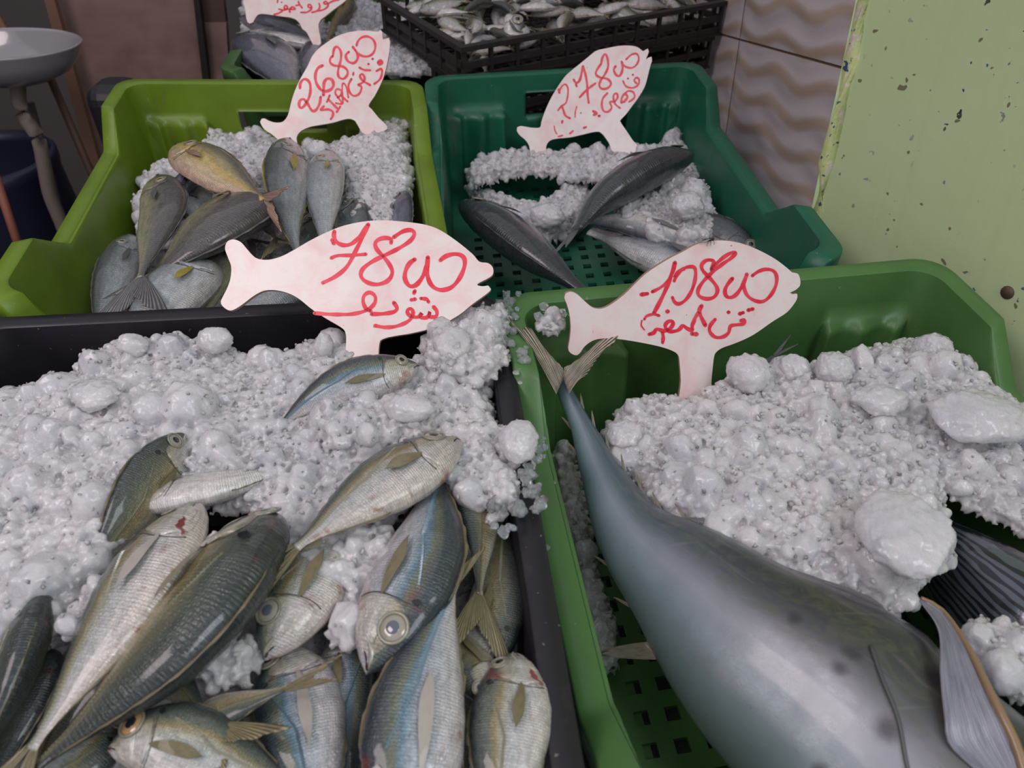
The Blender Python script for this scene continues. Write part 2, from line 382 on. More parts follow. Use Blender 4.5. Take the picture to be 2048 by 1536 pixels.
# ------------------------------------------------------------------ room (world coordinates)
def wpt(P): return BED @ Vector(P)
def wallmat():
    m = M('chipped_pale_green_paint', rough=.32, spec=.4, coat=.25, coatr=.2); o = m.obj()
    n = m.noise(o, 6, 4); c = m.mix(n, (.52, .64, .34), (.60, .72, .42))
    st = m.noise(m.scale(o, 60, 60, 1.2), 1.0, 3, .6); c = m.mix(m.math('MULTIPLY', m.ramp(st, [(.5, 0), (.75, 1)]), .25), c, (.45, .56, .30))
    nn = m.noise(o, 110, 2, .5); msk = m.noise(o, 7, 2)
    ch = m.math('MULTIPLY', m.ramp(nn, [(.70, 0), (.715, 1)]), m.ramp(msk, [(.35, 0), (.55, 1)]))
    c = m.mix(ch, c, m.ramp(m.noise(o, 30, 1), [(.4, lin(50, 88, 130)), (.52, lin(120, 130, 140)), (.62, lin(40, 50, 60))]))
    sc_ = m.noise(m.n('Mapping', 0, Vector=o, Rotation=(0, .6, .2), Scale=(20, 20, 160)), 1.0, 2); c = m.mix(m.math('MULTIPLY', m.ramp(sc_, [(.72, 0), (.76, 1)]), .3), c, lin(205, 210, 180))
    br = m.noise(o, 90, 1); c = m.mix(m.math('MULTIPLY', m.ramp(br, [(.74, 0), (.76, 1)]), .8), c, lin(96, 80, 60))
    m.set(base=c, normal=m.bump(m.math('SUBTRACT', m.noise(o, 60, 4), m.math('MULTIPLY', ch, 2.0)), .25, .0015)); return m.m
M_WALL = wallmat()
def beadmat():
    m = M('yellow_green_bead_paint', rough=.35); o = m.obj()
    c = m.mix(m.ramp(m.noise(o, 60, 3), [(.58, 0), (.62, 1)]), lin(196, 204, 142), lin(216, 204, 186)); c = m.mix(m.ramp(m.noise(o, 130, 2), [(.66, 0), (.69, 1)]), c, lin(60, 84, 120))
    m.set(base=c, normal=m.bump(m.noise(o, 45, 4), .8, .003)); return m.m
def tilemat():
    m = M('wavy_relief_tile', rough=.3, coat=.3, coatr=.2); uv = m.uv()
    n = m.noise(m.scale(uv, 1, 1), 2.0, 3, .6); sep = m.t.nodes.new('ShaderNodeSeparateXYZ'); m.t.links.new(uv, sep.inputs[0])
    ph = m.math('ADD', m.math('MULTIPLY', sep.outputs[1], 2 * math.pi), m.math('MULTIPLY', m.math('SINE', m.math('MULTIPLY', sep.outputs[0], 6.0)), 1.1))
    ph = m.math('ADD', ph, m.math('MULTIPLY', m.math('SUBTRACT', n, .5), 1.6))
    w = m.math('MULTIPLY_ADD', m.math('SINE', ph), .5); m.last.inputs[2].default_value = .5
    sp = m.noise(uv, 40, 2)
    c = m.mix(m.ramp(w, [(.45, 0), (.95, .75)]), lin(214, 204, 208), lin(186, 160, 134)); c = m.mix(m.math('MULTIPLY', m.ramp(sp, [(.6, 0), (.7, 1)]), .25), c, lin(130, 105, 90))
    m.set(base=c); return m.m
M_TILE = tilemat(); M_GROUT = simple('brown_grout', lin(120, 92, 72), .8)
def woodmat():
    m = M('pinkish_brown_board', rough=.5); o = m.obj(); n = m.noise(m.scale(o, 2, 2, 12), 1.5, 5, .6, .6)
    c = m.mix(n, lin(120, 94, 90), lin(164, 136, 128)); c = m.mix(m.ramp(m.noise(o, 8, 3), [(.5, 0), (.75, .6)]), c, lin(80, 58, 52)); m.set(base=c); return m.m
M_BOARD = woodmat()
M_DARK = simple('dark_floor_tile', lin(46, 42, 46), .45)
# ------------------------------------------------------------------ signs
def signmat():
    m = M('white_painted_board', rough=.38, coat=.15); o = m.obj(); uv = m.uv()
    n = m.noise(uv, 3.2, 4, .6, .5); c = m.mix(m.math('MULTIPLY', m.ramp(n, [(.42, 0), (.75, 1)]), .55), lin(238, 224, 220), lin(240, 168, 172))
    c = m.mix(m.ramp(m.noise(o, 260, 2), [(.76, 0), (.78, .8)]), c, lin(90, 70, 64)); fl = m.noise(m.scale(uv, 1, 1), 24, 3)
    c = m.mix(m.math('MULTIPLY', m.ramp(fl, [(.6, 0), (.75, 1)]), .15), c, lin(225, 120, 130)); m.set(base=c, normal=m.bump(m.noise(o, 200, 2), .08, .0005)); return m.m
M_SIGN = signmat()
M_SIGNEDGE = simple('raw_board_edge', lin(166, 134, 116), .6)
def inkmat():
    m = M('red_marker', rough=.35); o = m.obj(); n = m.noise(o, 120, 3); m.set(base=m.mix(m.ramp(n, [(.35, 0), (.7, 1)]), lin(232, 32, 58), lin(242, 74, 92))); return m.m
M_INK = inkmat()
def smooth_closed(P, n=4):
    P = [Vector(p) for p in P]; out = []; k = len(P)
    for i in range(k):
        a, b, c, d = P[i - 1], P[i], P[(i + 1) % k], P[(i + 2) % k]
        if (c - b).length < 9: out.append(b); continue
        for j in range(n):
            u = j / n; out.append(.5 * ((2 * b) + (c - a) * u + (2 * a - 5 * b + 4 * c - d) * u * u + (3 * b - a - 3 * c + d) * u ** 3))
    return out
from mathutils.geometry import tessellate_polygon
def sign(label, outline, basepx, z, elev, azim, strokes, thick=.0035, sharp=()):
    p0 = at(basepx[0], basepx[1], z); e, a = math.radians(elev), math.radians(azim)
    n = Vector((math.sin(a) * math.cos(e), -math.cos(a) * math.cos(e), math.sin(e)))
    up = (Vector((0, 0, 1)) - n * n.z).normalized(); rt = up.cross(n).normalized()
    root = thing('price_sign', label, 'price sign', p0, 'fish-shaped price signs')
    O = smooth_closed([(x, y) for x, y in outline]); P = [at_plane(q[0], q[1], p0, n) for q in O]; k = len(P)
    tri = tessellate_polygon([[Vector((q[0], -q[1], 0)) for q in O]])
    UVs = lambda Q: ((Q - p0).dot(rt) * 12 + basepx[0] * .013, (Q - p0).dot(up) * 12)
    back = [p - n * thick for p in P]
    b = mk('board', P + back, [tuple(t) for t in tri] + [tuple(k + i for i in t[::-1]) for t in tri], M_SIGN, root, smooth=False, uv=[UVs(q) for q in P + back])
    mk('board_edge', [p - n * .0001 for p in P] + back, [(i, (i + 1) % k, k + (i + 1) % k, k + i) for i in range(k)], M_SIGNEDGE, root, smooth=False, label='bare brown sawn edge')
    for nm, lines in strokes.items():
        V = []; F = []
        for li, (hw, pts) in enumerate(lines):
            off = n * (.00025 + .00003 * (li % 6))
            if len(pts) == 1: pts = [(pts[0][0] - hw * .2, pts[0][1]), (pts[0][0] + hw * .2, pts[0][1])]
            C = crom([(x, y, 0) for x, y in pts], max(6, int(6 * len(pts))))[:, :2]; m = len(C); b0 = len(V)
            for _ in range(3): C[1:-1] = (C[:-2] + 2 * C[1:-1] + C[2:]) / 4
            L = []; Rr = []
            for i in range(m):
                t = C[min(i + 1, m - 1)] - C[max(i - 1, 0)]; t = t / (np.linalg.norm(t) + 1e-9); nn = np.array([-t[1], t[0]])
                wv = hw * (1.08 + .14 * math.sin(i * .5 + li))
                L.append(C[i] + nn * wv); Rr.append(C[i] - nn * wv)
            for q, w_ in zip(L, Rr): V += [at_plane(q[0], q[1], p0, n) + off, at_plane(w_[0], w_[1], p0, n) + off]
            F += [(b0 + 2 * i, b0 + 2 * i + 1, b0 + 2 * i + 3, b0 + 2 * i + 2) for i in range(m - 1)]
            for cc in (C[0], C[-1]):
                b1 = len(V); V += [at_plane(cc[0] + hw * math.cos(j * math.pi / 6), cc[1] + hw * math.sin(j * math.pi / 6), p0, n) + off for j in range(12)]
                F.append(tuple(range(b1, b1 + 12)))
        mk(nm, V, F, M_INK, root, smooth=False, label='red marker handwriting')
    return root, p0, n
# ------------------------------------------------------------------ fish
PROF = {
 'jack': ([0, .03, .08, .14, .22, .34, .48, .62, .76, .88, .96, 1], [.06, .28, .52, .72, .90, 1.0, .96, .78, .50, .24, .13, .16], .52),
 'bream': ([0, .03, .08, .15, .25, .38, .52, .66, .8, .9, .97, 1], [.08, .34, .60, .82, .98, 1.0, .92, .72, .42, .20, .13, .16], .42),
 'bass': ([0, .03, .08, .15, .25, .38, .52, .66, .8, .9, .97, 1], [.10, .30, .50, .70, .90, 1.0, .98, .84, .56, .38, .32, .36], .62),
 'slim': ([0, .04, .1, .2, .35, .5, .65, .8, .92, 1], [.06, .3, .55, .8, 1.0, .98, .8, .5, .24, .2], .6),
 'tuna': ([0, .04, .1, .18, .28, .38, .48, .58, .68, .78, .86, .93, .97, 1], [.06, .34, .62, .86, .98, 1.0, .95, .80, .60, .40, .25, .13, .085, .10], .80),
}
class Fish:
    def __init__(s, prof, pts, H, roll=12, side=1, bend=0):
        s.xs, s.hs, s.wr = PROF[prof]; s.H = H
        s.C = crom(pts, 81); s.side = side; s.roll = math.radians(roll)
        s.L = np.linalg.norm(np.diff(s.C, axis=0), axis=1).sum()
    def frame(s, t):
        f = max(0., min(1., t)) * 80; i = min(int(f), 79); u = f - i; c = s.C[i] * (1 - u) + s.C[i + 1] * u
        a, b = max(0, i - 3), min(80, i + 4); T = s.C[b] - s.C[a]; T = T / np.linalg.norm(T)
        if t > 1: c = c + T * (t - 1) * s.L
        h = np.cross([0, 0, 1.], T); h /= np.linalg.norm(h); v = np.cross(T, h)
        h = h * s.side
        D = h * math.cos(s.roll) + v * math.sin(s.roll); Nn = v * math.cos(s.roll) - h * math.sin(s.roll)
        return c, T, D, Nn
    def P(s, t, th, off=0.):
        c, T, D, Nn = s.frame(t); tt = max(0, min(1, t))
        hh = np.interp(tt, s.xs, s.hs) * s.H; up = hh * (.92 if tt < .3 else .96); dn = hh * 1.04
        w = hh * s.wr * (1.0 if tt < .75 else 1 - .4 * (tt - .75) / .25)
        if tt < .03: w = max(w, hh * .6)
        co, si = math.cos(th), math.sin(th)
        d = math.copysign(abs(co) ** .95, co) * (up if co > 0 else dn); n = math.copysign(abs(si) ** .9, si) * w
        nv = D * co / max(hh, 1e-5) * w + Nn * si; nv /= (np.linalg.norm(nv) + 1e-9)
        return c + D * d + Nn * n + nv * off
def patch(fi, name, fn, na, nb, mat, parent, uvf=None, label=None):
    V = []; uv = []
    for i in range(na):
        for j in range(nb):
            t, th, off = fn(i / (na - 1), j / (nb - 1) * 2 - 1); V.append(fi.P(t, th, off)); uv.append((t, (math.cos(th) + 1) / 2) if uvf is None else uvf(i / (na - 1), j / (nb - 1)))
    return mk(name, V, grid_faces(na, nb), mat, parent, uv=uv, label=label)
def sheet(name, G, mat, parent, thick=.0005, label=None):      # G: rows of points; closed thin solid
    na, nb = len(G), len(G[0]); V = [p for r in G for p in r]; uv = [(i / (na - 1), j / (nb - 1)) for i in range(na) for j in range(nb)]
    A = np.array(V, float); nrm = np.cross(A[(na // 2) * nb + nb - 1] - A[(na // 2) * nb], A[(na - 1) * nb + nb // 2] - A[nb // 2]); nrm = nrm / (np.linalg.norm(nrm) + 1e-9)
    B = A + nrm * thick; F = grid_faces(na, nb); k = na * nb
    F2 = [tuple(k + i for i in f[::-1]) for f in F]
    bd = [i for i in range(nb)] + [r * nb + nb - 1 for r in range(1, na)] + [(na - 1) * nb + j for j in range(nb - 2, -1, -1)] + [r * nb for r in range(na - 2, 0, -1)]
    F3 = [(bd[i], k + bd[i], k + bd[(i + 1) % len(bd)], bd[(i + 1) % len(bd)]) for i in range(len(bd))]
    return mk(name, np.vstack([A, B]), F + F2 + F3, mat, parent, uv=uv + uv, label=label)
FIDX = {}
def fish(kind, label, prof, path, hpx, mat, roll=12, side=1, detail=2, fin=None, iris=None, eye=(.115, 62, .19), tail=(.24, 32), name='fish', cat='fish', group=None, pup=None, tailroll=0, pect=True, spot=False, gore=False, pectmat=None, headmat=None, gill=True, dors=True, pectlen=.24, pectw=8.5, taillobes=None, hm=None, mouth=True):
    """path: (px, py, z) from snout to tail base; hpx: body depth in photo pixels at its middle"""
    P3 = [at(*p) for p in path]; mid = P3[len(P3) // 2] if len(P3) > 2 else (P3[0] + P3[1]) / 2
    H = hm if hm else hpx / 2 * depth(mid) / CF / .98
    fi = Fish(prof, P3, H, roll, side)
    if not hm:
        for _ in range(3):                     # depth of the body measured square to its axis
            a, b = proj(fi.frame(.34)[0]), proj(fi.frame(.42)[0]); ax_ = b - a; ax_ /= np.linalg.norm(ax_); pr = np.array([-ax_[1], ax_[0]])
            e = [proj(fi.P(.38, k * math.pi / 12)).dot(pr) for k in range(24)]; fi.H *= hpx / (max(e) - min(e))
        H = fi.H
    fin = fin or F_OLIVE; iris = iris or E_SILVER
    mx = Vector(fi.C.mean(0)); root = thing(name, label, cat, (mx.x, mx.y, mx.z - H * fi.wr), group)
    ns, nt = (56, 30) if detail > 1 else ((34, 20) if detail == 1 else (16, 10))
    V = []; uv = []
    for i in range(ns):
        t = (i / (ns - 1)); t = t ** 1.25 if i < ns else t
        for j in range(nt + 1):
            th = -math.pi + 2 * math.pi * j / nt; V.append(fi.P(t, th)); uv.append((t, (math.cos(th) + 1) / 2))
    F = grid_faces(ns, nt + 1); k = len(V); V.append(fi.P(0, 0) * .5 + fi.P(0, math.pi) * .5 - fi.frame(0)[1] * H * .05); uv.append((0, .5))
    F += [(k, j + 1, j) for j in range(nt)]; F.append(tuple((ns - 1) * (nt + 1) + j for j in range(nt)))
    mk('body', V, F, mat, root, uv=uv)
    # tail fin
    if tail:
        tl, ta = tail[0] * fi.L, math.radians(tail[1]); c, T, D, Nn = fi.frame(1.0)
        c = c - T * .02 * fi.L
        if tailroll: r_ = math.radians(tailroll); D, Nn = D * math.cos(r_) + Nn * math.sin(r_), Nn * math.cos(r_) - D * math.sin(r_)
        for sg in (1, -1):
            G = []; na, nb = (14, 13) if detail > 0 else (4, 3)
            for i in range(na):
                a = i / (na - 1); row = []
                for j in range(nb):
                    b = j / (nb - 1)                      # 0 inner edge, 1 outer edge
                    Ln = tl * (.36 + .64 * b ** 1.6); an = ta * b * 1.0
                    base = D * sg * H * .12 * b
                    wv = Nn * (math.sin(b * 18) * .0005 * (detail > 0) + tl * .05 * a * a * sg)
                    jag = 1 + (.03 * math.sin(b * 57) if i == na - 1 else 0)
                    row.append(c + base + (T * math.cos(an * (1 - .15 * a)) + D * sg * math.sin(an * (1 - .15 * a))) * Ln * a * jag + wv)
                G.append(row)
            sheet('tail_lobe', G, fin, root)
    if dors and detail > 0:
        for nm, th0, s0, s1, hh in (('dorsal_fin', 0, .30, .93, .16), ('anal_fin', math.pi, .55, .93, .12)):
            G = []; n_ = 22
            for i in range(n_):
                a = i / (n_ - 1); t = s0 + (s1 - s0) * a; c, T, D, Nn = fi.frame(t); d = D if th0 == 0 else -D
                hgt = H * hh * (1.0 if a > .1 else a / .1) * (1 - .7 * a) * (1 + .25 * math.sin(i * 2.1)); p = fi.P(t, th0, -.0006)
                G.append([p, p + (d * .6 + T * .8) * hgt * .5 + Nn * .0004 * math.sin(i * 2), p + (d * .6 + T * .8) * hgt])
            sheet(nm, G, fin, root, .0004)
    th_eye = math.radians(eye[1])
    if detail > 0:
        if gill:
            def gf(a, b):
                t = .045 + (.245 - .045) * a; lim = (1 - (2 * a - 1) ** 4) ** .5
                th = math.radians(104) + math.radians(44) * b * max(lim, .25)
                return t + (.012 * (1 - b * b) if a > .8 else 0), th, H * .045 * min(1, (1 - b ** 6)) * (a ** .8) * (1 if a < .97 else .0) + .0002
            patch(fi, 'gill_cover', gf, 16, 13, headmat or (M_HEADS if 'jack' in prof else mat), root)
            mk('gill_edge', *tube([Vector(fi.P(.25 + .012 * math.cos(k * .5 - 3), math.radians(60 + 8.5 * k), -H * .006)) for k in range(11)], H * .018, 6), M_GROOVE, root)
        if mouth:
            patch(fi, 'mouth', lambda a, b: (.002 + .085 * a, math.radians(88 + 34 * a) + math.radians(5 if a > .15 else 14) * b * (1 - .6 * a), H * .012), 10, 4, M_MOUTH, root)
        if pect:
            pl = pectlen
            def pf(a, b):
                wdt = math.radians(pectw) * (math.sin(min(1, a * 1.25 + .18) * math.pi * .5) if a < .65 else (1 - ((a - .65) / .36) ** 1.5)) * .9
                return .255 + pl * a + .01 * b, math.radians(104 - 6 * a) + wdt * b, .0008 + H * .10 * math.sin(a * 1.8) + .0004 * math.sin(b * 22)
            patch(fi, 'pectoral_fin', pf, 16, 15, pectmat or fin, root, uvf=lambda a, b: (a, b))
        if detail > 1:
            patch(fi, 'upper_jaw', lambda a, b: (.008 + .085 * a, math.radians(74 + 26 * a) + math.radians(9) * b * math.sin(math.pi * min(1, .15 + a * .85)) ** .5, .0002 + H * .035 * (1 - b * b)), 12, 7, headmat or M_HEADS, root, uvf=lambda a, b: (.05, .50 + .1 * b))
            patch(fi, 'cheek_plate', lambda a, b: (.085 + .075 * a, math.radians(112) + math.radians(24) * b, H * (.045 + .03 * math.sin(a * math.pi) * (1 - b * b))), 10, 9, M_HEADS, root)
        if detail > 1 and 'jack' in prof:
            V = []; F = []; q = 0; s_ = .32
            while s_ < .985:
                th_ = math.radians(62 + 24 * min(1, (s_ - .30) / .22)); w_ = math.radians(2.2 + 5.0 * max(0, (s_ - .45))) / max(.25, np.interp(s_, fi.xs, fi.hs)) ; ds = .011
                V += [fi.P(s_, th_ - w_, .0), fi.P(s_, th_ + w_, .0), fi.P(s_ + ds, th_, H * .035), fi.P(s_ + ds * 1.5, th_, .0)]; F += [(q, q + 1, q + 2), (q, q + 2, q + 3), (q + 1, q + 3, q + 2)]; q += 4; s_ += ds
            mk('lateral_scutes', V, F, mat, root, smooth=False, kind='stuff', uv=[(.5, .60)] * len(V))
        if spot: patch(fi, 'gill_spot', lambda a, b: (.235 + .03 * a, math.radians(52) + math.radians(8) * b * math.sin(a * math.pi), H * .05), 6, 5, M_SPOTB, root, label='black spot behind the gill')
        if gore: patch(fi, 'gill_wound', lambda a, b: (.15 + .10 * a, math.radians(116) + math.radians(6) * b * math.sin(a * math.pi) * (1 + .5 * math.sin(a * 17) * b) + .35 * a + .06 * math.sin(a * 9), H * .060), 16, 7, M_GORE, root, label='blood red mark on the gill cover')
        # eye : domed iris with pupil
        re = H * eye[2] * (1.25 if detail > 1 else 1)
        lf = H * .04 if eye[1] > 58 else 0; p = fi.P(eye[0], th_eye, lf); p1 = fi.P(eye[0] + .01, th_eye, lf); p2 = fi.P(eye[0], th_eye + .05, lf)
        nn = np.cross(p1 - p, p2 - p); nn /= np.linalg.norm(nn); c, T, D, Nn = fi.frame(eye[0])
        if nn.dot(Nn) < 0: nn = -nn
        ax = (p1 - p) / np.linalg.norm(p1 - p); ay = np.cross(nn, ax)
        def dome(r0, hgt, off, rr=8, ss=24):
            V = [p + nn * (off + hgt)]; F = []
            for i in range(1, rr + 1):
                a = i / rr * math.pi / 2
                for j in range(ss):
                    b = 2 * math.pi * j / ss; V.append(p + (ax * math.cos(b) + ay * math.sin(b)) * r0 * math.sin(a) + nn * (off + hgt * math.cos(a)))
            F += [(0, 1 + j, 1 + (j + 1) % ss) for j in range(ss)]
            for i in range(rr - 1):
                for j in range(ss): F.append((1 + i * ss + j, 1 + (i + 1) * ss + j, 1 + (i + 1) * ss + (j + 1) % ss, 1 + i * ss + (j + 1) % ss))
            return V, F
        V, F = dome(re * 1.0, re * .30, -re * .10); e = mk('eye', V, F, iris, root)
        V, F = dome(re * .58, re * .17, re * .07); mk('pupil', V, F, pup or E_PUP, e)
        V = []; F = []
        for i in range(24):
            b = 2 * math.pi * i / 24; dr = ax * math.cos(b) + ay * math.sin(b)
            for j in range(6): g = 2 * math.pi * j / 6; V.append(p + dr * (re * 1.08 + re * .14 * math.cos(g)) + nn * (re * .02 + re * .12 * math.sin(g)))
        F = [(i * 6 + j, ((i + 1) % 24) * 6 + j, ((i + 1) % 24) * 6 + (j + 1) % 6, i * 6 + (j + 1) % 6) for i in range(24) for j in range(6)]
        mk('eye_socket', V, F, headmat or M_HEADS, root, uv=[(.05, .66)] * len(V))
    return root, fi
# ------------------------------------------------------------------ ice
def icos(sub):
    import bmesh
    bm = bmesh.new(); bmesh.ops.create_icosphere(bm, subdivisions=sub, radius=1)
    V = np.array([v.co[:] for v in bm.verts]); F = np.array([[v.index for v in f.verts] for f in bm.faces]); bm.free(); return V, F
ICO = {1: icos(1), 2: icos(2), 3: icos(3), 4: icos(4)}
def lumps(C, R, sub, jit=.22, flat=(.55, 1.0)):
    V0, F0 = ICO[sub]; n = len(C); nv = len(V0)
    Q = rng.normal(size=(n, 4)); Q /= np.linalg.norm(Q, axis=1)[:, None]; w, x, y, z = Q.T
    Rm = np.stack([1 - 2 * (y * y + z * z), 2 * (x * y - z * w), 2 * (x * z + y * w), 2 * (x * y + z * w), 1 - 2 * (x * x + z * z), 2 * (y * z - x * w), 2 * (x * z - y * w), 2 * (y * z + x * w), 1 - 2 * (x * x + y * y)], 1).reshape(n, 3, 3)
    S = rng.uniform(flat[0], flat[1], (n, 1, 3)); J = 1 + rng.normal(0, jit, (n, nv, 1)).clip(-.5, .5)
    V = (V0[None] * S * J) @ Rm.transpose(0, 2, 1) * np.asarray(R)[:, None, None] + np.asarray(C)[:, None, :]
    F = F0[None] + (np.arange(n) * nv)[:, None, None]
    return V.reshape(-1, 3), F.reshape(-1, 3)
def inpoly(P, poly):
    x, y = P[:, 0], P[:, 1]; ins = np.zeros(len(P), bool); n = len(poly)
    for i in range(n):
        x0, y0 = poly[i]; x1, y1 = poly[(i + 1) % n]
        c = ((y0 > y) != (y1 > y)) & (x < (x1 - x0) * (y - y0) / (y1 - y0 + 1e-12) + x0); ins ^= c
    return ins
def dpoly(P, poly):
    d = np.full(len(P), 1e9); n = len(poly); P2 = P[:, :2]
    for i in range(n):
        a = np.array(poly[i]); b = np.array(poly[(i + 1) % n]); ab = b - a
        t = (((P2 - a) @ ab) / (ab @ ab + 1e-12)).clip(0, 1); d = np.minimum(d, np.linalg.norm(P2 - a - t[:, None] * ab, axis=1))
    return d
def fbm(X, Y, sc_, seed=0):
    out = np.zeros_like(X); r = np.random.default_rng(seed)
    for k in range(5):
        f = sc_ * 1.9 ** k; a = r.uniform(0, 6.28, 6); ph = r.uniform(0, 6.28, 6)
        out += sum(np.sin(f * (X * np.cos(a[i]) + Y * np.sin(a[i])) + ph[i]) for i in range(6)) / 6 / 1.5 ** k
    return out
def heap(name, label, polypx, z, amp=.006, edge=.025, drop=.03, dens=1.0, size=1.0, seed=1, grain=1.0, vox=.00105):
    """crushed ice : a bumpy base with thousands of lumps and grains joined; polypx (px, py[, z])"""
    poly3 = [at(p[0], p[1], p[2] if len(p) > 2 else z) for p in polypx]; poly = [(p.x, p.y) for p in poly3]
    PX = np.array(poly); ZZ = np.array([p.z for p in poly3]); lo = PX.min(0); hi = PX.max(0)
    def zf(A):
        d = np.linalg.norm(A[:, None, :2] - PX[None], axis=2) + 1e-4; w = 1 / d ** 2
        zz = (w * ZZ).sum(1) / w.sum(1)
        dd = dpoly(A, poly); e = np.clip(1 - dd / edge, 0, 1)
        return zz + amp * fbm(A[:, 0], A[:, 1], 38, seed) - drop * e ** 2.2
    step = .0035 * max(size, 1); gx = np.arange(lo[0], hi[0] + step, step); gy = np.arange(lo[1], hi[1] + step, step)
    X, Y = np.meshgrid(gx, gy); A = np.stack([X.ravel(), Y.ravel()], 1); ins = inpoly(A, poly).reshape(X.shape); Z = zf(A).reshape(X.shape) - .002
    Vs = []; Fs = []; nv = 0
    ny, nx = X.shape; idx = np.arange(ny * nx).reshape(ny, nx); cell = ins[:-1, :-1] & ins[1:, :-1] & ins[:-1, 1:] & ins[1:, 1:]
    q = np.stack([idx[:-1, :-1], idx[:-1, 1:], idx[1:, 1:], idx[1:, :-1]], -1)[cell]
    Zb = Z + rng.normal(0, .0007, Z.shape)
    Vs.append(np.stack([X.ravel() + rng.normal(0, .28 * step, X.size), Y.ravel() + rng.normal(0, .28 * step, X.size), Zb.ravel()], 1)); Fs.append(np.vstack([q[:, [0, 1, 2]], q[:, [0, 2, 3]]])); nv += ny * nx
    areaT = cell.sum() * step * step; grains = []
    V0_ = Vs[0]; bo = len(V0_); skirt = V0_.copy(); skirt[:, 2] -= .0045 * max(size, 1)      # closed base slab
    bd = np.vstack([q[:, [0, 1]], q[:, [1, 2]], q[:, [2, 3]], q[:, [3, 0]]]); key = set(map(tuple, bd.tolist())); be = np.array([e for e in key if (e[1], e[0]) not in key])
    Vs.append(skirt); Fs.append(np.vstack([q[:, [2, 1, 0]], q[:, [3, 2, 0]]]) + bo); Fs.append(np.vstack([np.column_stack([be[:, 1], be[:, 0], be[:, 0] + bo]), np.column_stack([be[:, 1], be[:, 0] + bo, be[:, 1] + bo])])); nv += bo
    for (rad, cover, sub, jit, lift) in ((.0150, .22, 3, .05, .15), (.0095, .5, 2, .08, .25), (.0058, .8, 2, .12, .35), (.0032, .9, 1, .2, .5), (.0020, .5 * grain, 1, .25, .8)):
        rad *= size; n = int(areaT / (math.pi * rad * rad) * cover * dens)
        C = rng.uniform(lo, hi, (n * 6, 2)); C = C[inpoly(C, poly)][:n]
        if not len(C): continue
        zz = zf(C); R = rad * rng.lognormal(0, .28, len(C)).clip(.5, 1.9); e = dpoly(C, poly); R = R * np.clip(.7 + e / (.9 * edge), .7, 1)
        C3 = np.column_stack([C, zz + R * rng.uniform(-.55, lift, len(C))])
        V, F = lumps(C3, R, sub, jit, (.6, 1.05)); Vs.append(V); Fs.append(F + nv); nv += len(V)
    V = np.vstack(Vs); F = np.vstack(Fs); used = np.zeros(len(V), bool); used[F.ravel()] = True; mp = np.cumsum(used) - 1
    tmp = bpy.data.objects.new('tmp', fastmesh('tmp', V[used], mp[F])); sc.collection.objects.link(tmp)
    rm = tmp.modifiers.new('r', 'REMESH'); rm.mode = 'VOXEL'; rm.voxel_size = vox * size
    sm = tmp.modifiers.new('s', 'SMOOTH'); sm.factor = .5; sm.iterations = 3
    ev = tmp.evaluated_get(bpy.context.evaluated_depsgraph_get()); me = bpy.data.meshes.new_from_object(ev); bpy.data.objects.remove(tmp)
    nvx = len(me.vertices); V = np.zeros(nvx * 3, np.float32); me.vertices.foreach_get('co', V); V = V.reshape(-1, 3).astype(float)
    Nn = np.zeros(nvx * 3, np.float32); me.vertices.foreach_get('normal', Nn); Nn = Nn.reshape(-1, 3)
    kk = np.zeros(len(me.polygons), np.int32); me.polygons.foreach_get('loop_total', kk); Q = np.zeros(len(me.loops), np.int32); me.loops.foreach_get('vertex_index', Q)
    if (kk == 4).all(): Q = Q.reshape(-1, 4); F = np.vstack([Q[:, [0, 1, 2]], Q[:, [0, 2, 3]]])
    else: me.calc_loop_triangles(); F = np.zeros(len(me.loop_triangles) * 3, np.int32); me.loop_triangles.foreach_get('vertices', F); F = F.reshape(-1, 3)
    bpy.data.meshes.remove(me)
    V = V + Nn * (.00035 * size * fbm(V[:, 0] + V[:, 2] * .7, V[:, 1] - V[:, 2] * .6, 900, seed))[:, None]
    # small glassy grains lying on the merged surface
    n = int(areaT / (math.pi * .0016 ** 2) * .10 * grain * dens); top = np.where(Nn[:, 2] > .2)[0]
    if len(top) and n:
        ii = rng.choice(top, n); R = .0015 * size * rng.lognormal(0, .3, n).clip(.5, 1.9); Vg, Fg = lumps(V[ii] + Nn[ii] * (R * .3)[:, None], R, 1, .28, (.5, 1.1)); F = np.vstack([F, Fg + len(V)]); V = np.vstack([V, Vg])
    o = mk(name, V, F, M_ICE, None, kind='stuff'); put(o, label, 'ice')
    return o
